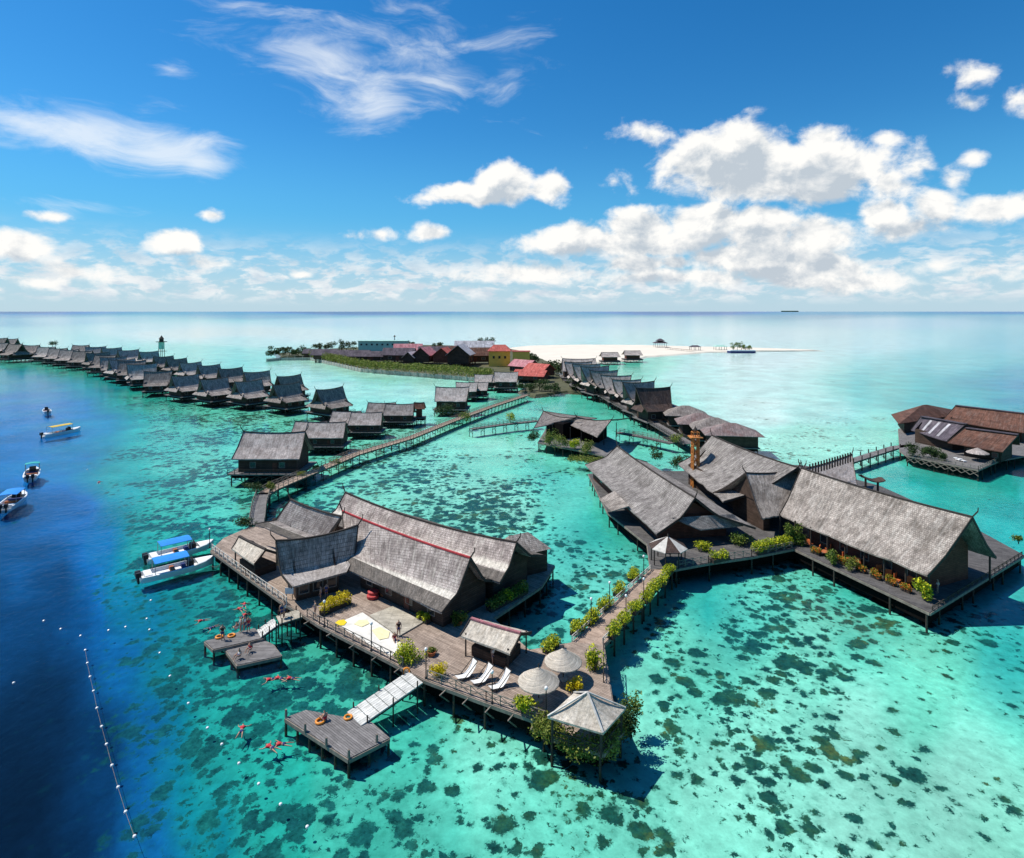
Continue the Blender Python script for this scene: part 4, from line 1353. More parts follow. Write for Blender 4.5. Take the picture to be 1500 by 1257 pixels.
# ------------------------------------------------------------------ chalets: one of each kind, then copies
def chalet_proto(name, Lr, Le, run, ze, zr, mat, kink, skirts, wall=M['wall'], sag=.35, nx=4, skirtmat=None):
    root = thing(name, 'x', 'chalet', (0, 0, 0))
    R1, R2 = Vector((-Lr / 2, 0, zr)), Vector((Lr / 2, 0, zr))
    E1, E2 = Vector((-Le / 2, -run, ze)), Vector((Le / 2, -run, ze))
    gable_parts(root, R1, R2, E1, E2, M[mat], kink=kink, sag=sag, wall=wall, skirts=skirts, windows=2, door=True, inset=.5, over=.7, nu=6, nv=6, base=DECK, skirtmat=skirtmat)
    hw = Le / 2 + .6
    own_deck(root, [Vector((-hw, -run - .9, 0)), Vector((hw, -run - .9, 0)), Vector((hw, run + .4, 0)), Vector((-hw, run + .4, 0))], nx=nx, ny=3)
    railing(root, [Vector((-hw, -run - .85, 0)), Vector((hw, -run - .85, 0))], DECK, mat=M['timber'], h=.9)
    index_kids(root)
    root['ridge'] = 0.0
    return root, Lr, zr


proto_used = set()
ROOFVAR = {'stilt_chalet': ['roof_chalet', 'roof_chalet', 'roof_chalet_dark', 'roof_chalet_pale'], 'pale_roof_chalet': ['roof_mauve', 'roof_chalet', 'roof_mauve'], 'grey_gable_chalet': ['roof_mauve', 'roof_chalet', 'roof_mauve', 'roof_chalet_dark']}


def place(proto, rLx, rLy, rRx, rRy, label, group, yaw=None, smin=.7, smax=1.6):
    root, Lr, zr = proto
    s = 1.0
    for _ in range(4):
        a, b = P(rLx, rLy, zr * s), P(rRx, rRy, zr * s)
        th = math.atan2(b.y - a.y, b.x - a.x) if yaw is None else yaw
        th = max(-.45, min(.95, th))
        s = max(smin, min(smax, (b.x - a.x) / math.cos(th) / Lr))
        if root.name.startswith('stilt_chalet'): s = max(.98 if rLx > 200 else 1.1, min(1.25, s * (1.06 if rLx > 200 else 1.15)))
    mid = P((rLx + rRx) / 2, (rLy + rRy) / 2, zr * s)
    o = root if root.name not in proto_used else copy_tree(root)
    proto_used.add(root.name)
    d = b - a
    ang = math.atan2(d.y, d.x) if yaw is None else yaw
    o.location = (mid.x, mid.y, 0)
    o.rotation_euler = (0, 0, th)
    o.scale = (s, s, s)
    setp(o, label, 'chalet', group)
    vr = ROOFVAR.get(root.name.split('.')[0])
    if vr:
        k_ = len(proto_used) + int(rLx * 7 + rLy * 3)
        for ch in COL.objects:
            if ch.parent == o and ch.name.split('.')[0] in ('roof', 'gable_skirt_roof'):
                ch.material_slots[0].link = 'OBJECT'
                ch.material_slots[0].material = M[vr[k_ % len(vr)]]
    return o


PA = chalet_proto('stilt_chalet', 12.4, 10.2, 7.4, 4.3, 11.0, 'roof_chalet', (.58, .24), True, sag=.5)
seaward = [(464.7, 571, 501, 566), (402, 565, 436.7, 558.7), (345, 560, 382.7, 554.7), (296, 556, 331, 552.5), (254, 551, 288, 548), (215, 544, 248.6, 543), (198, 533.5, 218, 532.6), (184, 528.5, 203, 528),
           (171, 527, 187, 526), (158, 523, 174, 522.5), (147, 520, 162, 520), (134, 517, 152, 516), (113, 514, 130, 514), (93, 512, 111, 512), (78, 510, 93, 510), (58, 508, 79, 508), (36, 505.5, 56, 505.5), (13, 503.5, 33, 504), (-9, 502, 11, 502)]
SG = 'dark grey chalets in the two long curving rows on the left'
for i, q in enumerate(seaward):
    place(PA, *q, 'dark grey steep roofed stilt chalet, %s from the near end of the seaward left row' % ORD[i], SG)
landward = [(406.7, 552.7, 440, 547), (360.7, 545, 392, 543), (323, 540, 352, 538), (292, 536, 320, 533), (266, 532, 292, 529.5), (246, 526.5, 271, 524), (226, 522.5, 253, 521), (204, 515.5, 232, 514), (177, 513, 199, 512), (152, 510, 175, 509), (130, 508, 150.5, 507.5), (108, 505.5, 129, 505.5), (8, 496, 25, 496), (-12, 495, 11, 495)]
for i, q in enumerate(landward):
    place(PA, *q, 'dark grey steep roofed stilt chalet, %s from the near end of the landward left row' % ORD[i], SG)

PB = chalet_proto('pale_roof_chalet', 13.6, 14.4, 4.8, 4.9, 9.8, 'roof_mauve', (.5, .42), False, nx=6)
BG = 'mauve grey chalets beside the long boardwalk'
mid = [(360, 631, 444, 634), (450, 619, 508, 617), (513, 605, 561.6, 602.5), (565, 591.6, 606, 591.4)]
for i, q in enumerate(mid): place(PB, *q, 'wide mauve grey roofed chalet in front, %s along the boardwalk from the near end' % ORD[i], BG, yaw=.0)
mid2 = [(432, 617.5, 480, 617), (488, 602.5, 528, 602), (539, 590, 580, 589.5)]
for i, q in enumerate(mid2): place(PB, *q, 'mauve grey chalet mostly hidden behind the front row, %s from the near end' % ORD[i], BG, yaw=.0)
PC = chalet_proto('pale_chalet', 13.2, 12.2, 5.0, 5.0, 10.0, 'roof_pale', (.5, .42), False, nx=5)
CG = 'pale pinkish chalets near the village'
for i, q in enumerate([(639, 565.6, 686, 568), (688, 559, 714, 560.5), (714, 549.6, 737.6, 549), (724, 544.3, 759, 545)]):
    place(PC, *q, 'pale pinkish roofed chalet, %s towards the village beyond the boardwalk' % ORD[i], CG, yaw=-.05)
for i, q in enumerate([(668, 559.5, 700, 560), (695, 548.5, 722, 548.5)]):
    place(PC, *q, 'pale pinkish roof peeping out behind the village chalets, %s from the left' % ORD[i], CG, yaw=-.05)
PD = chalet_proto('grey_gable_chalet', 11.5, 5.6, 4.6, 5.0, 11.5, 'roof_mauve', (.55, .28), True, nx=4)
DG = 'grey gabled chalets in the right hand row'
for i, q in enumerate([(912, 560.5, 959, 558.5), (896.6, 556, 939, 556), (880, 549.5, 925, 550), (864, 543, 905, 542.5), (850, 537.5, 893, 536), (838, 533.5, 880, 533), (826, 530, 868, 530)]):
    place(PD, *q, 'mauve grey gabled chalet, %s from the near end of the right hand row' % ORD[i], DG, smin=.6)
PE = chalet_proto('brown_gable_chalet', 12.0, 8.6, 5.0, 5.0, 12.0, 'roof_brown', (.5, .3), True, nx=4)
place(PE, 931.6, 568.6, 982, 567, 'steep chalet with dark brown roof at the near end of the right hand row', 'brown chalets')
PF = chalet_proto('row_end_hall', 16.0, 17, 6.0, 5.0, 10.5, 'roof_mauve', (.5, .5), False, nx=5)
place(PF, 824, 525.5, 872, 525, 'long low grey roof closing the far end of the right hand row', 'row end halls', yaw=0.0)

# low hip roofed chalets at the near end of the right hand row
for i, (ax_, ay_, lx) in enumerate([(969, 587.5, 15), (1004, 594, 14.5), (1025, 605, 14.5), (1046, 611.5, 14), (1071, 619.5, 16)]):
    zr = 8.0
    c_ = P(ax_, ay_, zr)
    root = thing('hip_roof_chalet', 'low hip roofed grey brown chalet, %s from the left before the grey halls' % ORD[i], 'chalet', (c_.x, c_.y, 0), 'hip roofed chalets of the right hand row')
    an_ = math.radians(-8)
    rf = hip_roof(root, rect_at(c_, lx, 10.0, an_, 5.2), zr - 5.2, M[['roof_rust_grey', 'roof_chalet_dark', 'roof_rust_grey', 'roof_chalet_dark', 'roof_rust_grey'][i]], ridge=.16, wall=M['wall'])
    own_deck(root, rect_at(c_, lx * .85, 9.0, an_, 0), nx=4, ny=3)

# tiny huts
for nm, lab, px, py, wid, mt in [('walkway_shelter', 'tiny red brown hut at the end of the mauve chalets', 614, 592, 4.4, 'roof_rust'), ('sand_hut', 'weathered hut on stilts at the sand edge, the left one of two', 893, 519.5, 15, 'roof_mauve'),
                                 ('sand_hut', 'weathered hut on stilts at the sand edge, the right one of two', 926, 517, 15, 'roof_mauve')]:
    c_ = P(px, py, 6.5)
    root = thing(nm, lab, 'hut', (c_.x, c_.y, 0), 'huts at the edge of the sand' if nm == 'sand_hut' else None)
    R1, R2 = Vector((c_.x - wid * .42, c_.y, 6.5 + wid * .12)), Vector((c_.x + wid * .42, c_.y, 6.5 + wid * .12))
    gable_parts(root, R1, R2, Vector((c_.x - wid / 2, c_.y - wid * .36, 5.0)), Vector((c_.x + wid / 2, c_.y - wid * .36, 5.0)), M[mt], sag=.1, nu=4, nv=4, finial=False, wall=M['wall_red'])
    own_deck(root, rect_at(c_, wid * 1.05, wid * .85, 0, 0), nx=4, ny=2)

# ------------------------------------------------------------------ plants
RN = random.Random(7)


def bush(name, label, c_, rad, mat, n=260, size=.22, group=None, cat='bush', stems=True, lobes=5, planter=None, seed=None):
    R = random.Random(seed if seed is not None else hash((round(c_.x, 2), round(c_.y, 2))) & 0xffff)
    root = thing(name, label, cat, tuple(c_), group)
    m = MB()
    for i in range(lobes):
        o = Vector((R.uniform(-.55, .55) * rad[0], R.uniform(-.55, .55) * rad[1], R.uniform(.35, 1.0) * rad[2]))
        k = R.uniform(.45, .7)
        m.clump(Vector(c_) + o, (rad[0] * k, rad[1] * k, rad[2] * k * .8), int(n * 1.7) // lobes, size * .78, R)
    m.build('foliage', M[mat], root)
    if stems:
        for i in range(3):
            s = MB()
            e = Vector(c_) + Vector((R.uniform(-.4, .4) * rad[0], R.uniform(-.4, .4) * rad[1], rad[2] * .8))
            s.tube(Vector(c_), e, .05, .02, 5); s.build('stem', M['timber'], root)
    if planter:
        p = MB(); p.lathe(Vector(c_) + Vector((0, 0, -.02)), [(planter * .75, 0), (planter, .45), (planter * 1.05, .5), (planter * .9, .5), (planter * .85, .35)], 12); p.build('pot', M['terracotta'], root)
    return root


def hedge(name, label, a, b, wid, hgt, mat, dens=60, size=.2, group=None, cat='hedge', box=True, base=None):
    R = random.Random(int(a.x * 10) & 0xffff)
    c_ = (a + b) / 2
    root = thing(name, label, cat, tuple(c_), group)
    L = (b - a).length; d = (b - a).normalized(); n = Vector((-d.y, d.x, 0))
    m = MB()
    k = max(2, int(L / (wid * .7)))
    for i in range(k):
        p = a.lerp(b, (i + .5) / k) + n * R.uniform(-.12, .12) * wid + Vector((0, 0, hgt * R.uniform(.5, .68)))
        m.clump(p, (wid * R.uniform(.5, .66), wid * R.uniform(.5, .66), hgt * R.uniform(.42, .6)), int(dens * 1.6 * R.uniform(.6, 1.3)), size * .8, R)
    m.build('foliage', M[mat], root)
    if box:
        p = MB()
        h = .5
        mid_ = c_ + Vector((0, 0, h / 2))
        p.box(mid_, (L, wid * .6, h), math.atan2(d.y, d.x)); p.build('planter_box', M['timber'], root)
    return root


# yellow hedge in front of the lodge and plants on the main deck
hedge('yellow_hedge', 'dense bright yellow trimmed hedge on the lodge deck', P(470, 902, DECK), P(512, 884, DECK), 1.3, 1.7, 'leaf_gold', dens=340, size=.15)
bush('deck_bush', 'bushy green and yellow planting beside the head of the front ramp', P(598, 968, DECK), (1.9, 1.3, 1.5), 'leaf_yellow', 700, .2, lobes=8)
bush('deck_bush', 'small yellow flowering bush by the deck railing left of the sling chairs', P(642, 992, DECK), (1.0, .8, 1.1), 'leaf_gold', 360, .17)
bush('deck_bush', 'round yellow green bush on the front railing near the square pavilion', P(765, 1045, DECK), (1.35, 1.0, 1.4), 'leaf_yellow', 480, .2)
bush('deck_bush', 'yellow flowering shrub between the parasols and the square pavilion', P(841, 1012, DECK), (.85, .7, 1.0), 'leaf_gold', 320, .17)
bush('deck_bush', 'leafy yellow green bush where the flower bridge leaves the deck', P(871, 985, DECK), (1.1, 1.2, 2.0), 'leaf_yellow', 560, .2, lobes=7)
bush('potted_plant', 'green plant in a large red pot behind the bar hut', P(672, 914, DECK), (1.1, 1.0, 1.2), 'leaf_mid', 380, .2, planter=.55, cat='potted plant')
bush('potted_plant', 'orange potted shrub at the middle of the front deck', P(632, 960, DECK), (.7, .6, .7), 'leaf_olive', 220, .16, planter=.5, cat='potted plant')
hedge('lime_hedge', 'low pale lime hedge at the foot of the lodge wall', P(612, 905, DECK), P(628, 914, DECK), 1.1, .9, 'leaf_yellow', dens=200, size=.15)
hedge('planter_hedge', 'dark planting along the lodge side deck with one bright yellow green end', P(716, 896, DECK), P(770, 868, DECK), 1.6, 1.5, 'leaf_mid', dens=200, size=.22)
bush('deck_bush', 'bright yellow green shrub in the dark planting right of the lodge gable', P(742, 882, DECK), (1.1, .9, 1.5), 'leaf_yellow', 360, .2)
# mangrove like shrubs round the corner pavilion
for i, (px, py, z, r, h, mt, lab) in enumerate([(808, 1094, .6, 1.53, 2.21, 'leaf_olive', 'leafy olive shrub growing under the left corner of the square pavilion'),
                                              (838, 1108, .4, 1.61, 1.97, 'leaf_olive', 'small olive shrub below the front of the square pavilion'),
                                              (885, 1114, .4, 1.78, 2.05, 'leaf_olive', 'spreading olive shrub below the front corner of the square pavilion'),
                                              (918, 1082, .6, 1.6, 2.6, 'leaf_dark', 'dark tall shrub under the right corner of the square pavilion')]):
    c_ = P(px, py, z)
    bush('mangrove_shrub', lab, Vector((c_.x, c_.y, z)), (r, r * .9, h), mt, 620, .2, lobes=9)
for i, (px, py, z, r, h, mt, lab) in enumerate([(793, 1078, .7, 1.5, 2.2, 'leaf_olive', 'olive shrub at the deck edge just left of the square pavilion'), (862, 1116, .3, 1.8, 2.2, 'leaf_olive', 'green shrub at water level under the middle of the square pavilion'),
                                              (903, 1098, .4, 1.7, 2.6, 'leaf_olive', 'tall olive shrub between the front and right corners of the square pavilion'), (925, 1060, .6, 1.4, 2.4, 'leaf_mid', 'green shrub behind the right corner of the square pavilion')]):
    bush('mangrove_shrub', lab, P(px, py, z), (r * .85, r * .75, h * .85), mt, 420, .2, lobes=9)
bush('potted_plant', 'dark bushy plants in front of the small jetty hut', P(362, 772, DECK), (3.0, 1.2, 1.2), 'leaf_dark', 420, .22, cat='bush')
# flower boxes on the bridge rails
FL = [(807, 953), (846, 926), (866, 912), (886, 892), (907, 870), (928, 849)]
FR = [(899, 931), (916, 912), (932, 896), (948, 880), (958, 866), (971, 856), (979, 842)]
for i, (px, py) in enumerate(FL):
    p = P(px, py, DECK - .1); d = Vector((.58, .81, 0)) * 1.1
    hedge('flower_box', 'yellow green flower box on the left rail of the bridge, %s from the near end' % ORD[i], p - d, p + d, 1.45, 1.4, 'leaf_yellow', 260, .17, 'flower boxes along the bridge', 'flower box')
for i, (px, py) in enumerate(FR):
    p = P(px, py, DECK - .1); d = Vector((.58, .81, 0)) * 1.1
    hedge('flower_box', 'yellow green flower box on the right rail of the bridge, %s from the near end' % ORD[i], p - d, p + d, 1.45, 1.4, 'leaf_yellow', 260, .17, 'flower boxes along the bridge', 'flower box')
# planting on the curved walkway and restaurant deck
hedge('curved_hedge', 'long bright yellow green hedge on the curved walkway beside the longhouse', P(1106, 812, DECK), P(1157, 799, DECK), 1.7, 1.7, 'leaf_yellow', 320, .2)
hedge('curved_hedge', 'short yellow green hedge hanging over the curved walkway rail', P(1042, 824, DECK), P(1066, 818.5, DECK), 1.7, 1.5, 'leaf_yellow', 260, .2)
bush('walkway_bush', 'dark green bush on the far side of the curved walkway', P(1090, 799, DECK), (2.2, 1.3, 1.8), 'leaf_mid', 520, .22)
bush('walkway_bush', 'yellow green low bush near the octagonal gazebo', P(1030, 806, DECK), (1.9, 1.0, 1.1), 'leaf_yellow', 380, .2)
bush('deck_tree', 'tall bushy green shrub at the left end of the longhouse deck', P(1160, 797, DECK), (1.4, 1.2, 2.8), 'leaf_mid', 620, .22, lobes=8, cat='shrub')
bush('deck_tree', 'second green shrub right beside the tall one at the longhouse deck', P(1172, 798, DECK), (1.1, 1.0, 2.0), 'leaf_mid', 420, .22, cat='shrub')
bush('deck_tree', 'green shrub among the orange chairs, left of the middle of the longhouse', P(1222, 828, DECK), (1.1, 1.0, 1.7), 'leaf_mid', 360, .22, cat='shrub')
bush('deck_tree', 'yellowish green shrub at the deck edge below the middle of the longhouse', P(1247, 836, DECK), (1.1, .9, 1.5), 'leaf_olive', 340, .2, cat='shrub')
bush('deck_tree', 'yellow green palm like shrub at the front corner of the longhouse deck', P(1355, 880, DECK), (1.2, 1.0, 2.0), 'leaf_yellow', 460, .26, cat='shrub')
bush('deck_tree', 'leafy plant at the far right tip of the longhouse deck', P(1492, 797, DECK), (1.0, .8, 1.0), 'leaf_mid', 220, .2, cat='shrub')
bush('hall_bush', 'green bush on the deck between the lagoon hall and the orange tower', P(992, 686, DECK), (3, 2, 2.4), 'leaf_dark', 420, .3)
bush('hall_bush', 'small dark tree over the water beside the lagoon walkway', P(965, 672, DECK), (2.6, 2, 2.2), 'leaf_dark', 380, .3)
bush('hall_bush', 'olive brown bush beside the grey boardwalk above the lagoon hall', P(994, 648, DECK), (2.4, 2, 2.0), 'leaf_olive', 300, .3)
for i, (px, py) in enumerate([(1196, 812), (1232, 826), (1262, 838), (1284, 848), (1306, 857), (1328, 867)]):
    hedge('bloom_box', 'planter of green leaves and orange blooms at the longhouse deck edge, %s from the left' % ORD[i], P(px - 7, py - 3, DECK), P(px + 6, py + 2.5, DECK), 1.0, 1.1, 'leaf_bloom', 150, .16, 'planters along the longhouse deck', 'planter')
# lagoon garden
for i, (px, py, rx, h, mt, lab) in enumerate([(782, 646, 1.7, 2.2, 'leaf_dark', 'dark shrub at the left corner post of the garden pavilion'), (805, 652, 2.0, 3.2, 'leaf_mid', 'tall green shrub inside the front of the garden pavilion'),
                                             (822, 656, 2.0, 2.6, 'leaf_olive', 'rounded olive shrub in the middle of the garden pavilion'), (842, 658, 1.3, 2.0, 'leaf_yellow', 'small lime green tree on a thin stem before the garden pavilion'),
                                             (858, 668, 2.2, 3.0, 'leaf_olive', 'light green shrub near the right post of the garden pavilion'), (848, 678, 3.2, 1.3, 'leaf_olive', 'low spreading ground plants in front of the garden pavilion'),
                                             (872, 682, 3.0, 1.5, 'leaf_olive', 'olive ground plants nearest the lagoon hall roof')]):
    bush('garden_shrub', lab, P(px, py, DECK if py < 662 else .9), (rx * 1.25, rx, h * 1.15), mt, 640, .26, lobes=8)
bush('walkway_tree', 'yellow topped small tree on the narrow cross walkway', P(748, 620, DECK), (1.9, 1.6, 3.0), 'leaf_yellow', 380, .28)
bush('walkway_tree', 'dark green trees beside the boardwalk under the pale chalets', P(652, 609, DECK), (5.2, 3, 3.6), 'leaf_dark', 700, .34, lobes=9)
bush('walkway_tree', 'olive shrub hanging on the boardwalk at its bend', P(683, 618, DECK), (2.4, 2, 2.6), 'leaf_olive', 360, .3)
bush('walkway_tree', 'dark shrubs at the near end of the long boardwalk', P(368, 722, DECK), (2.6, 1.6, 1.8), 'leaf_dark', 520, .22, lobes=7)
bush('walkway_tree', 'reddish olive shrub at the near end of the long boardwalk', P(396, 722, DECK), (1.3, 1.2, 1.8), 'leaf_olive', 380, .22)
for i, (px, py) in enumerate([(462, 690), (492, 680), (440, 699)]):
    bush('railing_plant', 'olive creeper on the boardwalk rail, %s from the near end' % ORD[2 - i if i < 2 else 0] if False else 'olive creeper on the long boardwalk rail, %s' % ['in the middle', 'farthest along', 'nearest the lodge'][i], P(px, py, DECK - .4), (1.5, 1.0, 1.0), 'leaf_olive', 240, .2)
for i, (px, r, h) in enumerate([(1352, 2.4, 2.2), (1364, 2.0, 2.6), (1374, 2.2, 2.4), (1382, 1.6, 2.2), (1338, 1.8, 2.6)]):
    bush('terrace_palm', 'dark green palm in the terrace row before the far brown building, %s' % ['second from left', 'middle one', 'fourth from left', 'rightmost', 'leftmost'][i], P(px, 668 + (px - 1338) * .16, DECK), (r, r * .8, h), 'leaf_dark', 300, .3, 'palms on the far terrace', 'palm')
bush('terrace_palm', 'yellow green shrub under the eave of the far brown building', P(1451, 668, DECK), (1.6, 1.2, 2.2), 'leaf_yellow', 260, .26, cat='shrub')


def tree(name, label, c_, h, r, mat, n=500, size=.4, group=None, seed=1):
    R = random.Random(seed)
    root = thing(name, label, 'tree', tuple(c_), group)
    t = MB()
    top = Vector(c_) + Vector((R.uniform(-.3, .3), 0, h * .62))
    t.tube(c_, top, .16 + h * .015, .08, 7)
    t.build('trunk', M['timber'], root)
    m = MB()
    for i in range(7):
        a = R.uniform(0, 6.28)
        e = top + Vector((math.cos(a) * r * .6, math.sin(a) * r * .6, R.uniform(-.34, .30) * h))
        l_ = MB(); l_.tube(top - Vector((0, 0, h * .15)), e, .07, .03, 5)
        if i < 4: l_.build('limb', M['timber'], root)
        m.clump(e, (r * R.uniform(.35, .6), r * R.uniform(.35, .6), h * R.uniform(.18, .30)), n // 7, size, R)
    m.build('crown', M[mat], root)
    return root


# ------------------------------------------------------------------ the village beyond
GND = .9
VH = {}


def village_house(kind, mat, wall):
    root = thing('village_house', 'x', 'house', (0, 0, 0))
    W, D, Hh, ov = 10.0, 8.0, 4.2, .7
    m = MB(); m.box((0, 0, 1.2 + (Hh - 1.2) / 2), (W, D, Hh - 1.2)); wl = MB()
    wo_ = m.build('wall', M[wall], root)
    g = MB()
    for x, s in ((-W / 2, -1), (W / 2, 1)):
        q = [Vector((x - s * .02, -D / 2, Hh)), Vector((x - s * .02, D / 2, Hh)), Vector((x - s * .02, 0, Hh + 2.6))]
        g.face(q if s > 0 else q[::-1])
    rm = MB()
    for s in (-1, 1):
        a = Vector((-W / 2 - ov, s * (D / 2 + ov), Hh - .35)); b = Vector((W / 2 + ov, s * (D / 2 + ov), Hh - .35))
        r1, r2 = Vector((-W / 2 - ov, 0, Hh + 2.9)), Vector((W / 2 + ov, 0, Hh + 2.9))
        gr = [[a.lerp(b, i / 2).lerp(r1.lerp(r2, i / 2), j / 2) for j in range(3)] for i in range(3)]
        ug = [[(i * 5.5, j * 2.8) for j in range(3)] for i in range(3)]
        if s > 0: gr = gr[::-1]; ug = ug[::-1]
        rm.sheet(gr, ug, .12)
    merge(rm.build('roof', M[mat], root))
    gw = g.build('gable', M[wall], wo_)
    for x in (-2.6, 2.6):
        f = MB(); f.box((x, -D / 2 - .05, 2.7), (1.3, .1, 1.3)); fo = f.build('window', M['timber_pale'], root)
        p = MB(); p.box((x, -D / 2 - .11, 2.7), (1.0, .04, 1.0)); p.build('pane', M['glass'], fo)
    d = MB(); d.box((0, -D / 2 - .05, 2.3), (1.1, .1, 2.1)); d.build('door', M['wall_red'], root)
    for x in (-4.6, 0, 4.6):
        for y in (-3.6, 3.6): post('stilt', (x, y, -1.4), 2.7, .15, M['timber'], root)
    index_kids(root)
    VH[kind] = root


village_house('red', 'roof_red', 'wall_red'); village_house('pink', 'roof_pink', 'wall'); village_house('white', 'roof_white', 'wall')
village_house('slate', 'roof_slate', 'wall'); village_house('rust', 'roof_rust', 'wall'); village_house('mint', 'roof_white', 'mint')
vused = set()


def vhouse(kind, px, py, label, yaw=0, s=1.0, sx=1.0, sz=1.0, z=GND):
    r = VH[kind]
    o = r if kind not in vused else copy_tree(r)
    vused.add(kind)
    c_ = P(px, py, z)
    o.location = (c_.x, c_.y, z - .3); o.rotation_euler = (0, 0, yaw); o.scale = (s * sx * 1.15, s * 1.15, s * sz * 1.35)
    setp(o, label, 'house', 'houses of the far village')


vhouse('slate', 500, 528, 'long purple grey roofed longhouse at the left of the village', -.05, 1.0, 3.6, .9)
vhouse('slate', 545, 530, 'long purple grey roofed longhouse in the middle of the village', -.08, 1.0, 3.6, .9)
vhouse('slate', 585, 531, 'dark roofed house left of the pink roofs', -.1, 1.2, 1.6)
vhouse('pink', 598, 525, 'faded pink roof behind the dark village longhouse', .1, 1.3, 1.4)
vhouse('white', 604, 533, 'pale grey gabled house at the left of the red roofs', 1.2, 1.0, 1.0)
vhouse('pink', 623, 533, 'faded pink gabled house left of the bright red one', 1.3, 1.35)
vhouse('slate', 636, 528, 'dark roofed house behind the pink and red gables', 0, 1.2, 1.6)
vhouse('red', 651, 534, 'bright red gabled house in the middle of the village', 1.4, 1.35)
vhouse('white', 675, 536, 'house with a pale grey gable roof right of the bright red one', 1.45, 1.65)
vhouse('rust', 662, 527, 'rust roofed house behind the pale grey gable', 0, 1.2, 1.6)
vhouse('mint', 695, 522, 'pale blue green roofed shed on the village skyline, right', 0, 1.2, 2.2, 1.2)
vhouse('rust', 696, 533, 'dark rust roofed house beside the yellow building', .1, 1.3, 1.5)
vhouse('pink', 768, 546, 'faded pinkish red roof below the yellow building, left of a pair', -.75, 1.2, 1.1, .75)
vhouse('red', 790, 552, 'dark red roof at the right end of the village', -.75, 1.15, 1.1, .75)
vhouse('red', 778, 558, 'red roofed house nearest the water at the end of the village', -.4, 1.05, 1.4, .65)
vhouse('slate', 470, 524, 'low dark roofed house at the left tip of the village', 0, 1.0, 2.2, .8)

# mint green building
c_ = P(562, 515.5, GND)
mg = thing('green_building', 'long pale green building rising behind the village roofs', 'building', (c_.x, c_.y, GND))
m = MB(); m.box((c_.x, c_.y, GND + 5.2), (46, 12, 10.4)); m.build('wall', M['mint'], mg)
m = MB(); m.box((c_.x, c_.y, GND + 10.65), (47.5, 13.5, .5)); m.build('roof', M['mint'], mg)
for k in range(9):
    f = MB(); f.box((c_.x - 20 + k * 5, c_.y - 6.06, GND + 7.4), (1.8, .1, 1.6)); f.build('window', M['glass'], mg)
c2 = P(578, 514, GND)
mt = thing('radio_mast', 'small lattice mast standing over the pale green building', 'mast', (c2.x, c2.y, GND))
m = MB()
for sx in (-.5, .5):
    m.beam((c2.x + sx, c2.y, GND), (c2.x + sx * .3, c2.y, GND + 14.5), .35, .35)
for k in range(7): m.beam((c2.x - .5, c2.y, GND + 2 * k), (c2.x + .45, c2.y, GND + 2 * k + 2), .18, .18)
m.build('frame', M['steel'], mt)
m = MB(); m.lathe((c2.x, c2.y, GND + 14), [(1.2, 0), (1.2, .3), (.1, 1.6)], 8); m.build('head', M['timber'], mt)
# yellow building with red roof
c_ = P(738, 536, GND)
yb = thing('yellow_building', 'ochre yellow building with a dark red roof and a lower wing', 'building', (c_.x, c_.y, GND))
m = MB(); m.box((c_.x - 3, c_.y, GND + 5.5), (15, 12, 11)); m.build('wall', M['ochre'], yb)
hip_roof(yb, [Vector((c_.x - 3 + a * 8.5, c_.y + b * 7.5, GND + 11)) for a, b in ((-1, -1), (1, -1), (1, 1), (-1, 1))], 4.2, M['roof_red'], .5)
w0, w1 = P(751, 538, GND), P(776, 539, GND)
m = MB(); m.box(((w0.x + w1.x) / 2, w0.y, GND + 5.5), (w1.x - w0.x, 9, 11)); m.build('wing_wall', M['ochre'], yb)
m = MB(); m.box(((w0.x + w1.x) / 2, w0.y, GND + 11.2), (w1.x - w0.x + 1, 10, .4)); m.build('wing_roof', M['roof_red'], yb)
for k in range(3):
    f = MB(); f.box((c_.x - 7 + k * 4, c_.y - 6.06, GND + 6.6), (1.5, .1, 1.8)); f.build('window', M['glass'], yb)
for k in range(2):
    f = MB(); f.box((w0.x + 3 + k * 4, w0.y - 4.56, GND + 5), (1.4, .1, 1.6)); f.build('window', M['glass'], yb)
# village shore: stone wall, hedge and trees
shore = [(391, 529), (410, 527), (455, 526.5), (529, 543.5), (600, 549), (660, 554), (720, 559), (770, 567)]
sp = [P(x, y, 0) for x, y in shore]
sw = thing('shore_wall', 'low pale shore wall on posts along the village lagoon', 'wall', tuple(sum(sp, Vector()) / len(sp)))
m = MB()
for a, b in zip(sp, sp[1:]): m.beam(a + Vector((0, 0, .5)), b + Vector((0, 0, .5)), .8, 2.2)
m.build('wall', M['stone'], sw)
for a, b in zip(sp, sp[1:]):
    n = max(1, int((b - a).length / 6))
    for i in range(n):
        p = a.lerp(b, i / n) + Vector((0, -.9, 0)); post('post', (p.x, p.y, -1.2), 4.0, .18, M['timber_white'], sw)
hl = [(455, 524), (500, 533), (529, 540), (565, 544), (600, 546.5), (630, 549), (660, 551.5), (690, 553.5), (720, 556)]
hl2 = [(470, 522), (520, 533), (560, 537), (600, 539), (640, 541), (680, 544), (720, 547)]
for i, (a, b) in enumerate(zip(hl2, hl2[1:])):
    hedge('garden_hedge', 'dark green garden hedge close in front of the village houses, %s from the left' % ORD[i], P(*a, GND), P(*b, GND), 7.0, 3.0, 'leaf_mid', 240, .6, 'garden hedges of the village', box=False)
for i, (a, b) in enumerate(zip(hl, hl[1:])):
    hedge('shore_hedge', 'stretch of olive hedge along the village shore, %s from the left' % ORD[i], P(*a, GND), P(*b, GND), 8.0, 6.0, 'leaf_olive', 330, .62, 'hedges along the village shore', box=False)
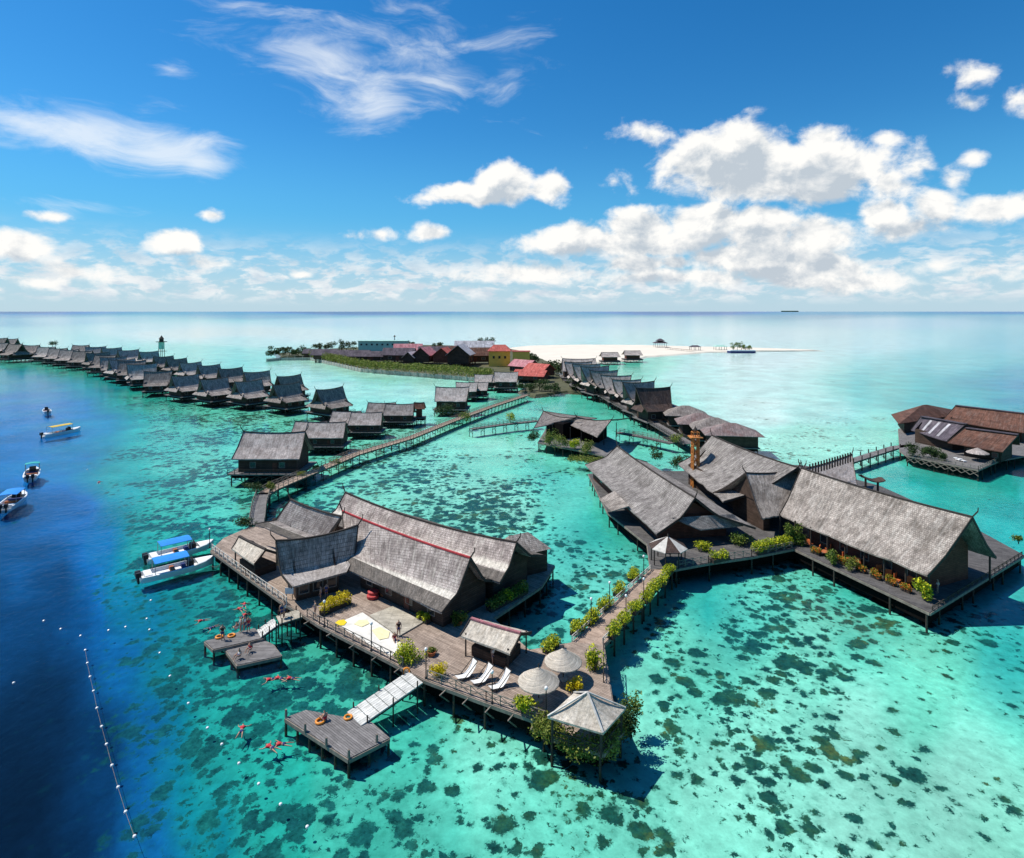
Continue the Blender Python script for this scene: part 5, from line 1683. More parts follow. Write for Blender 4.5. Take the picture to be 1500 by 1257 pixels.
TR = [(397, 522, 6, 3.6), (410, 521.5, 5.5, 3.4), (424, 521, 6, 3.6), (437, 521.5, 6.5, 3.8), (450, 522, 5.5, 3.4), (463, 519, 7, 4), (480, 515, 8, 4.4), (497, 515, 8.5, 4.4), (514, 514.5, 7, 4), (600, 512, 6, 4), (640, 513, 6, 4), (708, 512, 8.5, 4), (719, 512, 8.5, 3.6),
      (800, 545, 5, 4.5), (812, 548, 5, 4), (822, 550, 6, 4.5), (770, 530, 5, 3.5), (780, 533, 5, 3.5)]
for i, (px, py, h, r) in enumerate(TR):
    tree('village_tree', 'dark green tree on the village skyline, %s counting from the left' % ORD[i], P(px, py, GND), h * 1.35, r * 1.5, 'leaf_dark', 620, .7, 'trees of the village', i)
for i, (px, py, h, r, lab) in enumerate([(790, 572, 5.5, 6, 'wide dark green tree over the inner lagoon below the red roofs'), (806, 575, 4.5, 5, 'dark green tree left of the little lagoon channel'), (843, 573, 6, 5.5, 'round dark tree where the grey boardwalk begins'), (856, 568, 5, 4, 'smaller dark tree beside the round one at the boardwalk start'),
                                       (770, 574, 4.5, 4.5, 'dark tree where the long boardwalk reaches the village')]):
    tree('lagoon_tree', lab, P(px, py, .5), h, r, 'leaf_dark', 800, .42, None, 40 + i)
land('village_bank', [P(*q) for q in [(755, 574), (785, 581), (815, 577), (835, 575), (860, 576), (868, 566), (850, 556), (820, 552), (790, 558)]], .6, M['soil'])
tree('sand_tree', 'single feathery palm standing behind the far chalets on the left', P(77, 508, .3), 9, 5, 'leaf_dark', 420, .6, None, 77)

# far left watch tower
c_ = P(236.5, 522, 0)
wt = thing('water_watch_tower', 'slender dark watch tower with a pointed roof behind the left chalet rows', 'tower', (c_.x, c_.y, 0))
for sx in (-1, 1):
    for sy in (-1, 1):
        m = MB(); m.beam((c_.x + sx * 1.8, c_.y + sy * 1.8, -1.5), (c_.x + sx * 1.5, c_.y + sy * 1.5, 10), .4, .4); m.build('leg', M['timber_pale'], wt)
m = MB(); m.box((c_.x, c_.y, 9.6), (3.4, 3.4, 6.4)); m.build('cabin', M['mint'], wt)
m = MB(); m.box((c_.x, c_.y, 12.9), (6.5, 6.5, .5)); m.build('balcony', M['timber'], wt)
m = MB(); m.box((c_.x, c_.y, 14.4), (2.6, 2.6, 2.6)); m.build('lantern_room', M['timber'], wt)
m = MB(); m.lathe((c_.x, c_.y, 15.7), [(2.2, 0), (1.2, 1.2), (.1, 2.8)], 8); m.build('roof', M['timber'], wt)
m = MB(); m.box((c_.x, c_.y, 4.6), (8, 4, .3)); m.build('landing', M['timber_pale'], wt)

# huts and jetty on the far sand
c_ = P(967, 509, 0)
ph = thing('jetty_pavilion', 'two tiered roofed pavilion at the start of the far sand jetty', 'pavilion', (c_.x, c_.y, 0))
hip_roof(ph, rect_at(c_, 15, 11, 0, 5.0), 2.0, M['roof_slate'], .5)
hip_roof(ph, rect_at(c_, 9, 7, 0, 7.6), 2.2, M['roof_slate'], .2).name = 'upper_roof'
m = MB(); m.box((c_.x, c_.y, 6.6), (5, 4, 2.6)); m.build('loft', M['wall'], ph)
for sx in (-6, -2, 2, 6):
    for sy in (-4, 4): post('post', (c_.x + sx, c_.y + sy, -.5), 5.6, .2, M['timber'], ph)
walkway('sand_jetty', 'long thin jetty crossing the far white sand bank', [(976, 509), (1000, 511.5), (1016, 513)], z=2.0, width=2.5, step=8, rails=(0, 0), brace=False)
for nm, lab, px, py, L, mt in [('sand_shelter', 'open dark shelter at the end of the far sand jetty', 1018, 513.5, 11, 'roof_slate'), ('sand_shelter', 'small greenish shelter on the sand left of the tree covered barge', 1055, 513, 13, 'mint')]:
    c_ = P(px, py, 0)
    r_ = thing(nm, lab, 'shelter', (c_.x, c_.y, 0))
    hip_roof(r_, rect_at(c_, L, L * .6, 0, 3.8), 1.6, M[mt], .5)
    for sx in (-.42, 0, .42):
        for sy in (-.24, .24): post('post', (c_.x + sx * L, c_.y + sy * L, -.5), 4.4, .22, M['timber'], r_)
c_ = P(1086, 516, 0)
bg_ = thing('moored_barge', 'flat dark hulled barge moored off the sand bank carrying trees', 'barge', (c_.x, c_.y, 0))
q = [Vector((c_.x + a, c_.y + b, -.5)) for a, b in ((-12, -4), (12, -4), (14, 0), (12, 4), (-12, 4), (-14, 0))]
m = MB(); m.prism([x for x in q], -.5, 1.4); m.build('hull', M['navy'], bg_)
m = MB(); m.prism([c_ + (x - c_) * 1.02 for x in q], 1.4, 2.2); m.build('gunwale', M['white'], bg_)
for i, dx in enumerate((-8, -4, 0, 4, 8)):
    tree('barge_tree', 'green tree growing on the moored barge, %s from its left end' % ORD[i], Vector((c_.x + dx, c_.y, 2.2)), 7 if i < 3 else 4.6, 3.0, 'leaf_mid', 320, .5, 'trees on the barge', 60 + i)


# ------------------------------------------------------------------ furniture, lamps
def lamp(px, py, label, h=2.9, globe=True):
    b = P(px, py, DECK)
    root = thing('deck_lamp', label, 'lamp post', tuple(b), 'lamp posts of the decks')
    m = MB(); m.tube(b, b + Vector((0, 0, h)), .06, .05, 8); m.build('pole', M['black'], root)
    m = MB(); m.lathe(b, [(.14, 0), (.14, .12), (.07, .2)], 8); m.build('base', M['black'], root)
    m = MB(); m.lathe(b + Vector((0, 0, h - .05)), [(.05, 0), (.13, .07), (.17, .19), (.13, .32), (.04, .38)], 10); m.build('globe', M['white'], root, smooth=True)


lamp(475, 918, 'black lamp post in front of the yellow hedge')
lamp(544, 953, 'black lamp post on the front rail near the sun mats')
lamp(624, 994, 'black lamp post at the head of the white ramp')
lamp(721, 1030, 'black lamp post on the front rail by the sling chairs')
lamp(800, 1056, 'black lamp post with white globe beside the square pavilion')
for i, (px, py) in enumerate([(943, 846), (893, 888), (866, 914)]): lamp(px, py, 'thin lamp post on the left rail of the flower bridge, %s' % ['farthest', 'middle', 'nearest'][i])
for i, (px, py) in enumerate([(943, 882), (917, 909)]): lamp(px, py, 'thin lamp post on the right rail of the flower bridge, %s' % ['far one', 'near one'][i])
lamp(307, 803, 'lamp post at the outer corner of the deck behind the moored boats')


def sling_chair(px, py, label):
    b = P(px, py, DECK)
    root = thing('sling_chair', label, 'lounge chair', tuple(b), 'sling chairs on the main deck')
    d = Vector((.80, .60, 0)).normalized(); n = Vector((-d.y, d.x, 0))
    prf = [(-1.15, .42), (-.7, .28), (-.3, .22), (.1, .26), (.5, .52), (.85, .95), (1.1, 1.45)]
    g = [[b + d * x + n * (.42 * s) + Vector((0, 0, z)) for s in (-1, 0, 1)] for x, z in prf]
    ug = [[(x, s) for s in (-1, 0, 1)] for x, z in prf]
    if (g[1][0] - g[0][0]).cross(g[0][1] - g[0][0]).z < 0: g = [r[::-1] for r in g]
    m = MB(); m.sheet(g, ug, .05); merge(m.build('sling', M['cloth'], root))
    for s in (-1, 1):
        m = MB(); o = n * .46 * s
        m.beam(b + d * -1.2 + o + Vector((0, 0, .45)), b + d * .7 + o + Vector((0, 0, .03)), .06, .06)
        m.beam(b + d * -.75 + o + Vector((0, 0, .03)), b + d * 1.15 + o + Vector((0, 0, 1.5)), .06, .06)
        m.build('side_frame', M['timber'], root)
    m = MB(); m.beam(b + d * 1.13 + n * .46 + Vector((0, 0, 1.48)), b + d * 1.13 - n * .46 + Vector((0, 0, 1.48)), .06, .06); m.build('crossbar', M['timber'], root)


sling_chair(683, 992, 'white sling chair, left of the three in a row')
sling_chair(706, 999, 'white sling chair, middle of the three in a row')
sling_chair(732, 1007, 'white sling chair, right of the three in a row')


def slab(name, label, cat, pix, z0, z1, mat, group=None, lift=0):
    pts = [P(x, y, z1) for x, y in pix]
    c_ = sum(pts, Vector()) / len(pts)
    m = MB(); m.prism(pts, z0, z1, 0)
    o = m.build(name, M[mat])
    return setp(o, label, cat, group)


slab('pale_platform', 'raised sun bleached plank platform in the middle of the lodge deck', 'platform', [(541, 901), (577, 887), (620, 911), (584, 932)], DECK + .004, DECK + .16, 'deck_pale')
slab('canvas_cover', 'white canvas spread along the front rail of the lodge deck', 'canvas', [(492, 914), (531, 897), (572, 925), (590, 945), (572, 962)], DECK + .004, DECK + .05, 'sheet')
slab('sun_mat', 'round yellow mat on the white canvas, nearest the lamp', 'mat', [(490, 913), (496, 908.5), (504, 907.5), (508, 911), (504, 915.5), (495, 916.5)], DECK + .06, DECK + .12, 'lemon', 'mats on the canvas')
slab('sun_mat', 'cream mat with a tan centre on the white canvas', 'mat', [(519, 914), (526, 908), (538, 908), (541, 913), (530, 918)], DECK + .06, DECK + .12, 'cream', 'mats on the canvas')
slab('sun_mat', 'yellow cream mat nearest the seated person in the dark shirt', 'mat', [(545, 923), (556, 918), (571, 925), (569, 934), (556, 937)], DECK + .06, DECK + .12, 'cream', 'mats on the canvas')
for i, (px, py, mt, lab) in enumerate([(546, 876, 'red', 'large red round sofa under the lodge eave'), (565, 872, 'terracotta', 'smaller reddish armchair right of the red sofa')]):
    b = P(px, py, DECK); root = thing('lounge_seat', lab, 'sofa', tuple(b))
    m = MB(); m.lathe(b, [(.7, 0), (.8, .2), (.8, .42), (.6, .48)], 12); m.build('seat', M[mt], root)
    m = MB(); m.lathe(b + Vector((0, .3, .4)), [(.7, 0), (.75, .4), (.5, .5)], 12); m.build('backrest', M[mt], root)
for i, (px, py) in enumerate([(588, 985), (596, 989)]):
    pass
# white notice board by the lodge
for lab, px, py in [('small blank white board standing before the dark lodge gable on the right', 697, 886), ('blank white board at the corner of the front deck by the jetty', 424, 878)]:
    b = P(px, py, DECK); root = thing('notice_board', lab, 'board', tuple(b))
    for s in (-.4, .4):
        m = MB(); m.beam(b + Vector((s, 0, 0)), b + Vector((s, 0, 1.5)), .07, .07); m.build('leg', M['timber'], root)
    m = MB(); m.box(b + Vector((0, -.05, 1.15)), (1.1, .05, .8)); m.build('panel', M['white'], root)


# orange chairs and tables along the longhouse
def dining_chair():
    root = thing('dining_chair', 'x', 'chair', (0, 0, 0))
    m = MB(); m.box((0, 0, .46), (.62, .6, .1)); m.build('seat', M['orange_seat'], root)
    m = MB(); m.box((0, .3, .82), (.62, .08, .66)); m.build('backrest', M['orange_seat'], root)
    for sx in (-.26, .26):
        for sy in (-.25, .25): post('leg', (sx, sy, 0), .42, .04, M['timber'], root, True)
    index_kids(root)
    return root


M['orange_seat'] = plain('orange_chair', (.55, .13, .04), .6, .2, 3.0)
CHR = dining_chair(); first = True
spots = [(1186, 801), (1205, 812), (1213, 808), (1240, 822), (1248, 818), (1258, 829), (1266, 826), (1285, 839), (1293, 834), (1301, 846), (1310, 842), (1316, 854), (1333, 857), (1342, 862), (1350, 857)]
for i, (px, py) in enumerate(spots):
    o = CHR if first else copy_tree(CHR); first = False
    o.location = P(px, py, DECK); o.rotation_euler = (0, 0, RN.uniform(0, 6.28)); o.scale = (1.3, 1.3, 1.15)
    setp(o, 'orange dining chair under the long eave, %s from the left end' % ORD[i], 'chair', 'orange chairs along the longhouse')
for i, (px, py) in enumerate([(1210, 815), (1253, 826), (1296, 843), (1340, 852)]):
    b = P(px, py, DECK); root = thing('dining_table', 'reddish dining table under the long eave, %s from the left' % ORD[i], 'table', tuple(b), 'tables along the longhouse')
    m = MB(); m.lathe(b, [(.75, .7), (.78, .74), (.75, .78)], 14); m.build('tabletop', M['terracotta'], root)
    m = MB(); m.lathe(b, [(.3, 0), (.08, .1), (.08, .7)], 8); m.build('pedestal', M['timber'], root)
# parasol and sunbeds on the far terrace
b = P(1432, 675, DECK); root = thing('terrace_parasol', 'wide grey thatched parasol on the far brown building terrace', 'parasol', tuple(b))
m = MB(); m.lathe(b + Vector((0, 0, 2.0)), [(2.5, 0), (2.4, .12), (1.2, .75), (.1, 1.3)], 12); m.build('canopy', M['roof_mauve'], root)
m = MB(); m.tube(b, b + Vector((0, 0, 3)), .07, .06); m.build('pole', M['timber'], root)
for i, (px, py) in enumerate([(1404, 675), (1411, 676.5)]):
    b = P(px, py, DECK); root = thing('sunbed', 'white sunbed on the far terrace, %s one' % ['left', 'right'][i], 'sunbed', tuple(b), 'sunbeds on the far terrace')
    m = MB(); m.box(b + Vector((0, 0, .32)), (.75, 1.4, .12)); m.box(b + Vector((0, .98, .52)), (.75, .6, .12)); m.build('mattress', M['white'], root)
    for sx in (-.3, .3):
        for sy in (-.6, .6): post('leg', b + Vector((sx, sy, 0)), .28, .04, M['timber_white'], root, True)
# little curved roof gate beyond the longhouse
b = P(1278, 718, DECK); root = thing('landing_gate', 'small curved roof gate over the water behind the longhouse', 'gate', tuple(b))
a_, c_ = P(1262, 699, 6.0), P(1292, 703, 6.0)
g = [[a_.lerp(c_, i / 6) + Vector((0, y, .55 * (2 * i / 6 - 1) ** 2 - .25 * abs(y))) for y in (-1.2, 0, 1.2)] for i in range(7)]
m = MB(); m.sheet(g, [[(i, y) for y in (0, 1, 2)] for i in range(7)], .2); merge(m.build('roof', M['roof_brown'], root))
for s in (.2, .8):
    p = a_.lerp(c_, s); post('post', (p.x, p.y, -1.5), 7.4, .22, M['timber'], root)

# ------------------------------------------------------------------ jetties in front
jt, _ = platform('swim_jetty', 'dark low jetty with swimmers below the left corner of the deck', 'jetty', [(300, 939), (313, 951), (386, 934), (372, 920)], z=.75, mat='deck_grey', step=3.0, maxn=24, thick=.25)
j2, _ = platform('swim_step_platform', 'submerged looking dark slatted step platform in front of the swim jetty', 'platform', [(330, 950), (348, 974), (412, 960), (400, 944), (386, 937)], z=.4, mat='deck_grey', step=3.0, maxn=20, thick=.2)


def gangway(name, label, p0, p1, w_, mat, slats=6):
    c_ = (p0 + p1) / 2
    root = thing(name, label, 'gangway', (c_.x, c_.y, 0))
    d = (p1 - p0); h = Vector((d.x, d.y, 0)).normalized(); n = Vector((-h.y, h.x, 0)) * w_ / 2
    for i in range(slats):
        a, b = p0.lerp(p1, i / slats + .006), p0.lerp(p1, (i + 1) / slats - .006)
        q = [a - n, b - n, b + n, a + n]
        if (q[1] - q[0]).cross(q[3] - q[0]).z < 0: q = q[::-1]
        m = MB(); m.hexa([x - Vector((0, 0, .14)) for x in q], q); m.build('plank_panel', M[mat], root)
    for s in (-1, 1):
        m = MB(); m.beam(p0 + n * s * .9 - Vector((0, 0, .25)), p1 + n * s * .9 - Vector((0, 0, .25)), .16, .2); m.build('stringer', M['timber'], root)
        for t in (.1, .5, .9):
            p = p0.lerp(p1, t) + n * s
            post('post', (p.x, p.y, -1.6), p.z + 1.6 + .55, .08, M['timber'], root)
    return root


gangway('front_ramp', 'white bleached ramp from the deck down to the square swim platform', P(609, 991, DECK), P(518, 1053, .80), 2.7, 'deck_white', 7)
gangway('jetty_stairs', 'bleached slatted stairs from the deck corner to the swim jetty', P(404, 910, 1.75), P(379, 928, .85), 2.0, 'deck_white', 9)
gangway('jetty_landing', 'short pale landing joining the deck corner and the slatted stairs', P(440, 898, 1.92), P(407, 908, 1.8), 2.2, 'deck_pale', 3)
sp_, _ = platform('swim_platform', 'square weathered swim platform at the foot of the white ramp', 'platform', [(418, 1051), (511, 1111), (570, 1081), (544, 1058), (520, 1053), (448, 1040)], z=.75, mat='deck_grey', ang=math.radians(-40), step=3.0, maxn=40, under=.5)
for i, (px, py) in enumerate([(419, 1050), (447, 1071), (478, 1092), (511, 1110), (552, 1087)]):
    b = P(px, py, .75); post('bollard', b, .7, .12, M['timber_pale'], sp_)

# ------------------------------------------------------------------ boats


def boat_proto(name, L, Wd, canopy, mat_can, engines=2):
    root = thing(name, 'x', 'boat', (0, 0, 0))
    st_ = [(-.5, .82, 0), (-.3, .96, 0), (0, 1.0, 0), (.2, .93, .05), (.36, .68, .14), (.45, .36, .24), (.5, .03, .32)]
    sec = []
    for x, wf, sh in st_:
        hw = Wd / 2 * wf
        z = .75 + sh
        sec.append([Vector((x * L, -hw * .0, -.35 + sh * .8)), Vector((x * L, -hw * .8, -.05 + sh * .5)), Vector((x * L, -hw, z)), Vector((x * L, -hw * .86, z + .04)), Vector((x * L, -hw * .8, .32 + sh * .4)), Vector((x * L, 0, .26 + sh * .4)),
                    Vector((x * L, hw * .8, .32 + sh * .4)), Vector((x * L, hw * .86, z + .04)), Vector((x * L, hw, z)), Vector((x * L, hw * .8, -.05 + sh * .5))])
    m = MB()
    for a, b in zip(sec, sec[1:]):
        n = len(a)
        for i in range(n):
            j = (i + 1) % n
            m.face([a[j], a[i], b[i], b[j]])
    m.face(sec[0]); m.face(sec[-1][::-1])
    merge(m.build('hull', M['white'], root))
    # foredeck
    m = MB()
    def at(x):
        for (x0, w0, s0), (x1, w1, s1) in zip(st_, st_[1:]):
            if x0 <= x <= x1:
                t = (x - x0) / (x1 - x0); return w0 + (w1 - w0) * t, s0 + (s1 - s0) * t
        return st_[-1][1], st_[-1][2]
    xs = [.26, .33, .40, .45, .495]
    g = []
    for x in xs:
        wf, sh = at(x); z = .80 + sh
        g.append([Vector((x * L, Wd / 2 * wf * s * .9, z + .05 * (1 - s * s))) for s in (-1, 0, 1)])
    m.sheet(g[::-1], [[(0, 0)] * 3] * len(g), .06); merge(m.build('foredeck', M['white'], root))
    m = MB(); m.box((-.41 * L, 0, .6), (.1 * L, Wd * .74, .55)); m.build('transom_well', M['white'], root)
    for k in (-.08, .08):
        m = MB(); m.box((k * L, 0, .52), (.5, Wd * .66, .38)); m.build('bench', M['terracotta'] if k < 0 else M['navy'], root)
    m = MB(); m.box((.17 * L, 0, .8), (.7, Wd * .4, 1.0)); m.box((.17 * L + .2, 0, 1.42), (.06, Wd * .4, .3)); m.build('console', M['black'], root)
    for k in range(engines):
        y = (k - (engines - 1) / 2) * .75
        e = MB(); e.box((-.5 * L - .32, y, .95), (.62, .48, .62)); e.box((-.5 * L - .3, y, .3), (.22, .2, 1.0)); e.build('outboard_motor', M['black'], root)
    if canopy:
        x0, x1 = canopy
        hw = Wd * .44
        g = [[Vector((x * L, hw * s, 2.25 + .14 * (1 - s * s))) for s in (-1, -.5, 0, .5, 1)] for x in (x0, (x0 + x1) / 2, x1)]
        m = MB(); m.sheet(g[::-1] if (g[1][0] - g[0][0]).cross(g[0][1] - g[0][0]).z < 0 else g, [[(0, 0)] * 5] * 3, .06)
        cn = merge(m.build('canopy', M[mat_can], root))
        for x in (x0 + .01, x1 - .01):
            for s in (-1, 1):
                p = MB(); p.tube((x * L, s * hw * .92, .7), (x * L, s * hw * .92, 2.28), .04, .04, 6); p.build('canopy_pole', M['steel'], cn)
    index_kids(root)
    return root


def place_boat(root, px, py, bx, by, label, s=1.0, fresh=True, group=None):
    """centre at (px,py), bow towards (bx,by)"""
    o = root if fresh else copy_tree(root)
    c_ = P(px, py, 0); b = P(bx, by, 0)
    o.location = (c_.x, c_.y, .05); o.rotation_euler = (0, 0, math.atan2(b.y - c_.y, b.x - c_.x)); o.scale = (s, s, s)
    setp(o, label, 'boat', group)
    return o


B1 = boat_proto('speedboat', 8.8, 2.95, (-.34, .13), 'blue')
MG = 'boats with blue canopies moored at the jetty'
place_boat(B1, 261, 838, 310, 826, 'white speedboat with flat blue canopy, nearer of the two moored boats', 1.12, True, MG)
place_boat(B1, 266, 812, 310, 801.5, 'white speedboat with blue canopy, farther of the two moored boats', 1.1, False, MG)
place_boat(B1, 20, 738, 40, 722, 'white boat with blue canopy and dark stern at the left edge of the picture', 1.22, False, 'open boats on the deep blue water')
B2 = boat_proto('open_boat', 7.6, 2.5, (.02, .2), 'teal', 2)
place_boat(B2, 47, 698, 53, 683, 'white open boat with small teal canopy and people at the stern', 1.3, True, 'open boats on the deep blue water')
B3 = boat_proto('small_boat', 6.4, 2.1, None, 'blue', 1)
place_boat(B3, 68.5, 605, 63, 598, 'small white open boat farthest out on the blue water', 1.35, True, 'open boats on the deep blue water')
B4 = boat_proto('ferry_boat', 9.0, 2.4, (-.34, .22), 'yellow', 1)
place_boat(B4, 91, 636, 110, 632.5, 'white passenger boat with a long yellow roof', 1.3, True, 'open boats on the deep blue water')

for lab, p0, p1 in [('mooring rope from the nearer blue canopied boat to the deck', P(309, 829, .9), P(326, 822, 1.8)), ('mooring rope from the farther blue canopied boat to the deck', P(309, 803, .9), P(314, 810, 1.8))]:
    m = MB(); q = [p0.lerp(p1, i / 6) - Vector((0, 0, .5 * math.sin(math.pi * i / 6))) for i in range(7)]
    for a, b in zip(q, q[1:]): m.tube(a, b, .03, .03, 5)
    setp(m.build('mooring_rope', M['timber_pale']), lab, 'rope')
# buoys and their lines
BUOY = [(125, 953), (128, 972), (132, 992), (137, 1013), (142, 1038), (149, 1065), (156, 1091), (164, 1122), (173, 1154), (184, 1190), (197, 1226)]
OTH = [(20, 1001), (118, 932), (89, 922), (159, 924), (184, 919), (215, 907), (221, 880), (219, 923), (234, 957), (249, 991), (276, 1031), (304, 1067), (325, 1091), (350, 1119), (379, 1149), (411, 1179), (450, 1212), (64, 910), (128, 688)]
m = MB(); m.lathe((0, 0, -.08), [(.03, 0), (.11, .05), (.14, .13), (.11, .21), (.03, .25)], 10)
b0 = m.build('buoy', M['white'], smooth=True); first = True
for i, (px, py) in enumerate(BUOY + OTH):
    o = b0 if first else b0.copy()
    if not first: COL.objects.link(o)
    first = False
    o.location = P(px, py, 0)
    setp(o, ('white float on the long rope over deep water, %s from the far end' % ORD[i]) if i < len(BUOY) else 'scattered small white mooring float away from the long rope', 'buoy', 'floats on the rope' if i < len(BUOY) else 'scattered mooring floats')
m = MB()
pr = [P(px, py, .03) for px, py in BUOY]
for a, b in zip(pr, pr[1:]): m.tube(a, b, .014, .014, 5)
setp(m.build('float_rope', M['timber_pale']), 'thin rope linking the row of white floats on deep water', 'rope')


# ------------------------------------------------------------------ people
def skin_mesh(name, joints, edges, sub=1):
    me = bpy.data.meshes.new(name)
    names = list(joints)
    me.from_pydata([joints[n][0] for n in names], [(names.index(a), names.index(b)) for a, b in edges], [])
    o = bpy.data.objects.new(name, me)
    COL.objects.link(o)
    md = o.modifiers.new('skin', 'SKIN')
    sd = o.data.skin_vertices[0].data if o.data.skin_vertices else None
    if sd is None:
        bm = bmesh.new(); bm.from_mesh(me); bm.verts.layers.skin.verify(); bm.to_mesh(me); bm.free()
        sd = me.skin_vertices[0].data
    for i, n in enumerate(names):
        r = joints[n][1]
        sd[i].radius = (r, r) if not isinstance(r, tuple) else r
        sd[i].use_root = (i == 0)
    ss = o.modifiers.new('sub', 'SUBSURF'); ss.levels = sub; ss.render_levels = sub
    dg = bpy.context.evaluated_depsgraph_get()
    dg.update()
    out = bpy.data.meshes.new_from_object(o.evaluated_get(dg))
    bpy.data.objects.remove(o)
    out.polygons.foreach_set('use_smooth', [True] * len(out.polygons))
    return out


def body(pose):
    J = {'pelvis': (Vector(pose['pelvis']), .14)}
    E = []

    def add(n, p, r, par):
        J[n] = (Vector(p), r); E.append((par, n))
    add('waist', pose['waist'], .125, 'pelvis'); add('chest', pose['chest'], .15, 'waist'); add('neck', pose['neck'], .055, 'chest')
    add('head', pose['head'], .095, 'neck'); add('crown', pose['crown'], .075, 'head')
    hd = (Vector(pose['head']) + Vector(pose['crown'])) / 2
    fw = Vector(pose.get('face', (0, 1, 0)))
    add('nose', Vector(pose['head']) + fw * .115, .022, 'head')
    for s, k in ((-1, 'l'), (1, 'r')):
        add('shoulder' + k, pose['sh' + k], .07, 'chest'); add('elbow' + k, pose['el' + k], .045, 'shoulder' + k); add('wrist' + k, pose['wr' + k], .03, 'elbow' + k)
        d = (Vector(pose['wr' + k]) - Vector(pose['el' + k])).normalized()
        sd = d.cross(Vector((0, 1, .3))).normalized() if abs(d.y) < .9 else Vector((1, 0, 0))
        palm = Vector(pose['wr' + k]) + d * .07
        add('palm' + k, palm, .034, 'wrist' + k)
        for f in range(4):
            add('finger%d%s' % (f, k), palm + d * (.085 + .012 * (1.5 - abs(f - 1.5))) + sd * (f - 1.5) * .022, .009, 'palm' + k)
        add('thumb' + k, Vector(pose['wr' + k]) + d * .07 + sd * .065, .010, 'wrist' + k)
        add('hip' + k, pose['hi' + k], .095, 'pelvis'); add('knee' + k, pose['kn' + k], .062, 'hip' + k); add('ankle' + k, pose['an' + k], .04, 'knee' + k); add('toe' + k, pose['to' + k], .035, 'ankle' + k)
    return skin_mesh('person', J, E)


STAND = dict(pelvis=(0, 0, .95), waist=(0, 0, 1.1), chest=(0, 0, 1.33), neck=(0, .01, 1.5), head=(0, .03, 1.6), crown=(0, .02, 1.69),
             shl=(-.19, 0, 1.41), ell=(-.27, -.03, 1.14), wrl=(-.25, .08, .90), shr=(.19, 0, 1.41), elr=(.28, .02, 1.15), wrr=(.2, .2, 1.0),
             hil=(-.1, 0, .9), knl=(-.11, .03, .5), anl=(-.12, -.02, .08), tol=(-.13, .16, .035), hir=(.1, 0, .9), knr=(.12, .08, .5), anr=(.13, .08, .08), tor=(.15, .26, .035))
SIT = dict(pelvis=(0, 0, .12), waist=(0, -.03, .28), chest=(0, -.02, .5), neck=(0, .02, .67), head=(0, .05, .77), crown=(0, .04, .86),
           shl=(-.19, -.02, .58), ell=(-.28, .05, .34), wrl=(-.2, .26, .30), shr=(.19, -.02, .58), elr=(.28, .05, .34), wrr=(.2, .28, .32),
           hil=(-.1, .05, .12), knl=(-.16, .42, .36), anl=(-.14, .62, .05), tol=(-.14, .76, .04), hir=(.1, .05, .12), knr=(.16, .42, .36), anr=(.14, .62, .05), tor=(.14, .76, .04))
SWIM = dict(pelvis=(0, 0, .0), waist=(0, .16, .04), chest=(0, .38, .07), neck=(0, .55, .10), head=(0, .64, .17), crown=(0, .70, .22), face=(0, .8, -.3),
            shl=(-.19, .46, .06), ell=(-.42, .62, .0), wrl=(-.48, .86, -.04), shr=(.19, .46, .06), elr=(.45, .5, .0), wrr=(.62, .70, -.05),
            hil=(-.1, -.06, .0), knl=(-.2, -.44, -.02), anl=(-.3, -.82, -.05), tol=(-.33, -.96, -.06), hir=(.1, -.06, .0), knr=(.16, -.46, -.03), anr=(.2, -.86, -.07), tor=(.21, -1.0, -.08))
PM = {'stand': body(STAND), 'sit': body(SIT), 'swim': body(SWIM)}
POSE = {'stand': STAND, 'sit': SIT, 'swim': SWIM}
for me in PM.values(): me.materials.append(M['skin'])


def garment_mesh(pose, kind):
    p = POSE[pose]; v = lambda n: Vector(p[n])
    if kind == 'top':
        return skin_mesh('top', {'waist': (v('pelvis').lerp(v('waist'), .3), .155), 'mid': (v('waist'), .155), 'chest': (v('chest'), .178), 'l': (v('shl').lerp(v('ell'), .3), .085), 'r': (v('shr').lerp(v('elr'), .3), .085)},
                         [('waist', 'mid'), ('mid', 'chest'), ('chest', 'l'), ('chest', 'r')])
    if kind == 'shorts':
        return skin_mesh('shorts', {'p': (v('pelvis'), .165), 'w': (v('pelvis').lerp(v('waist'), .6), .145), 'l': (v('hil').lerp(v('knl'), .55), .095), 'r': (v('hir').lerp(v('knr'), .55), .095)}, [('p', 'w'), ('p', 'l'), ('p', 'r')])
    c_ = v('head').lerp(v('crown'), .75) - Vector(p.get('face', (0, 1, 0))) * .02
    return skin_mesh('hair', {'a': (c_, .098), 'b': (c_ + (v('crown') - v('head')) * .35, .07)}, [('a', 'b')])


GM = {(ps, kd): garment_mesh(ps, kd) for ps in PM for kd in ('top', 'shorts', 'hair')}
GC = {}


def person(px, py, z, pose, label, top='coral_red', shorts='navy', yaw=0.0, s=1.0, group=None):
    o = bpy.data.objects.new('person', PM[pose]); COL.objects.link(o)
    o.location = P(px, py, z); o.rotation_euler = (0, 0, yaw); o.scale = (s, s, s)
    setp(o, label, 'person', group)
    for kd, mt, nm in (('top', top, 'life_vest' if pose == 'swim' else 'shirt'), ('shorts', shorts, 'shorts'), ('hair', 'hair', 'hair')):
        key = (pose, kd, mt)
        if key not in GC:
            me = GM[(pose, kd)].copy(); me.materials.clear(); me.materials.append(M[mt]); GC[key] = me
        c_ = bpy.data.objects.new(nm, GC[key]); COL.objects.link(c_); c_.parent = o
    return o


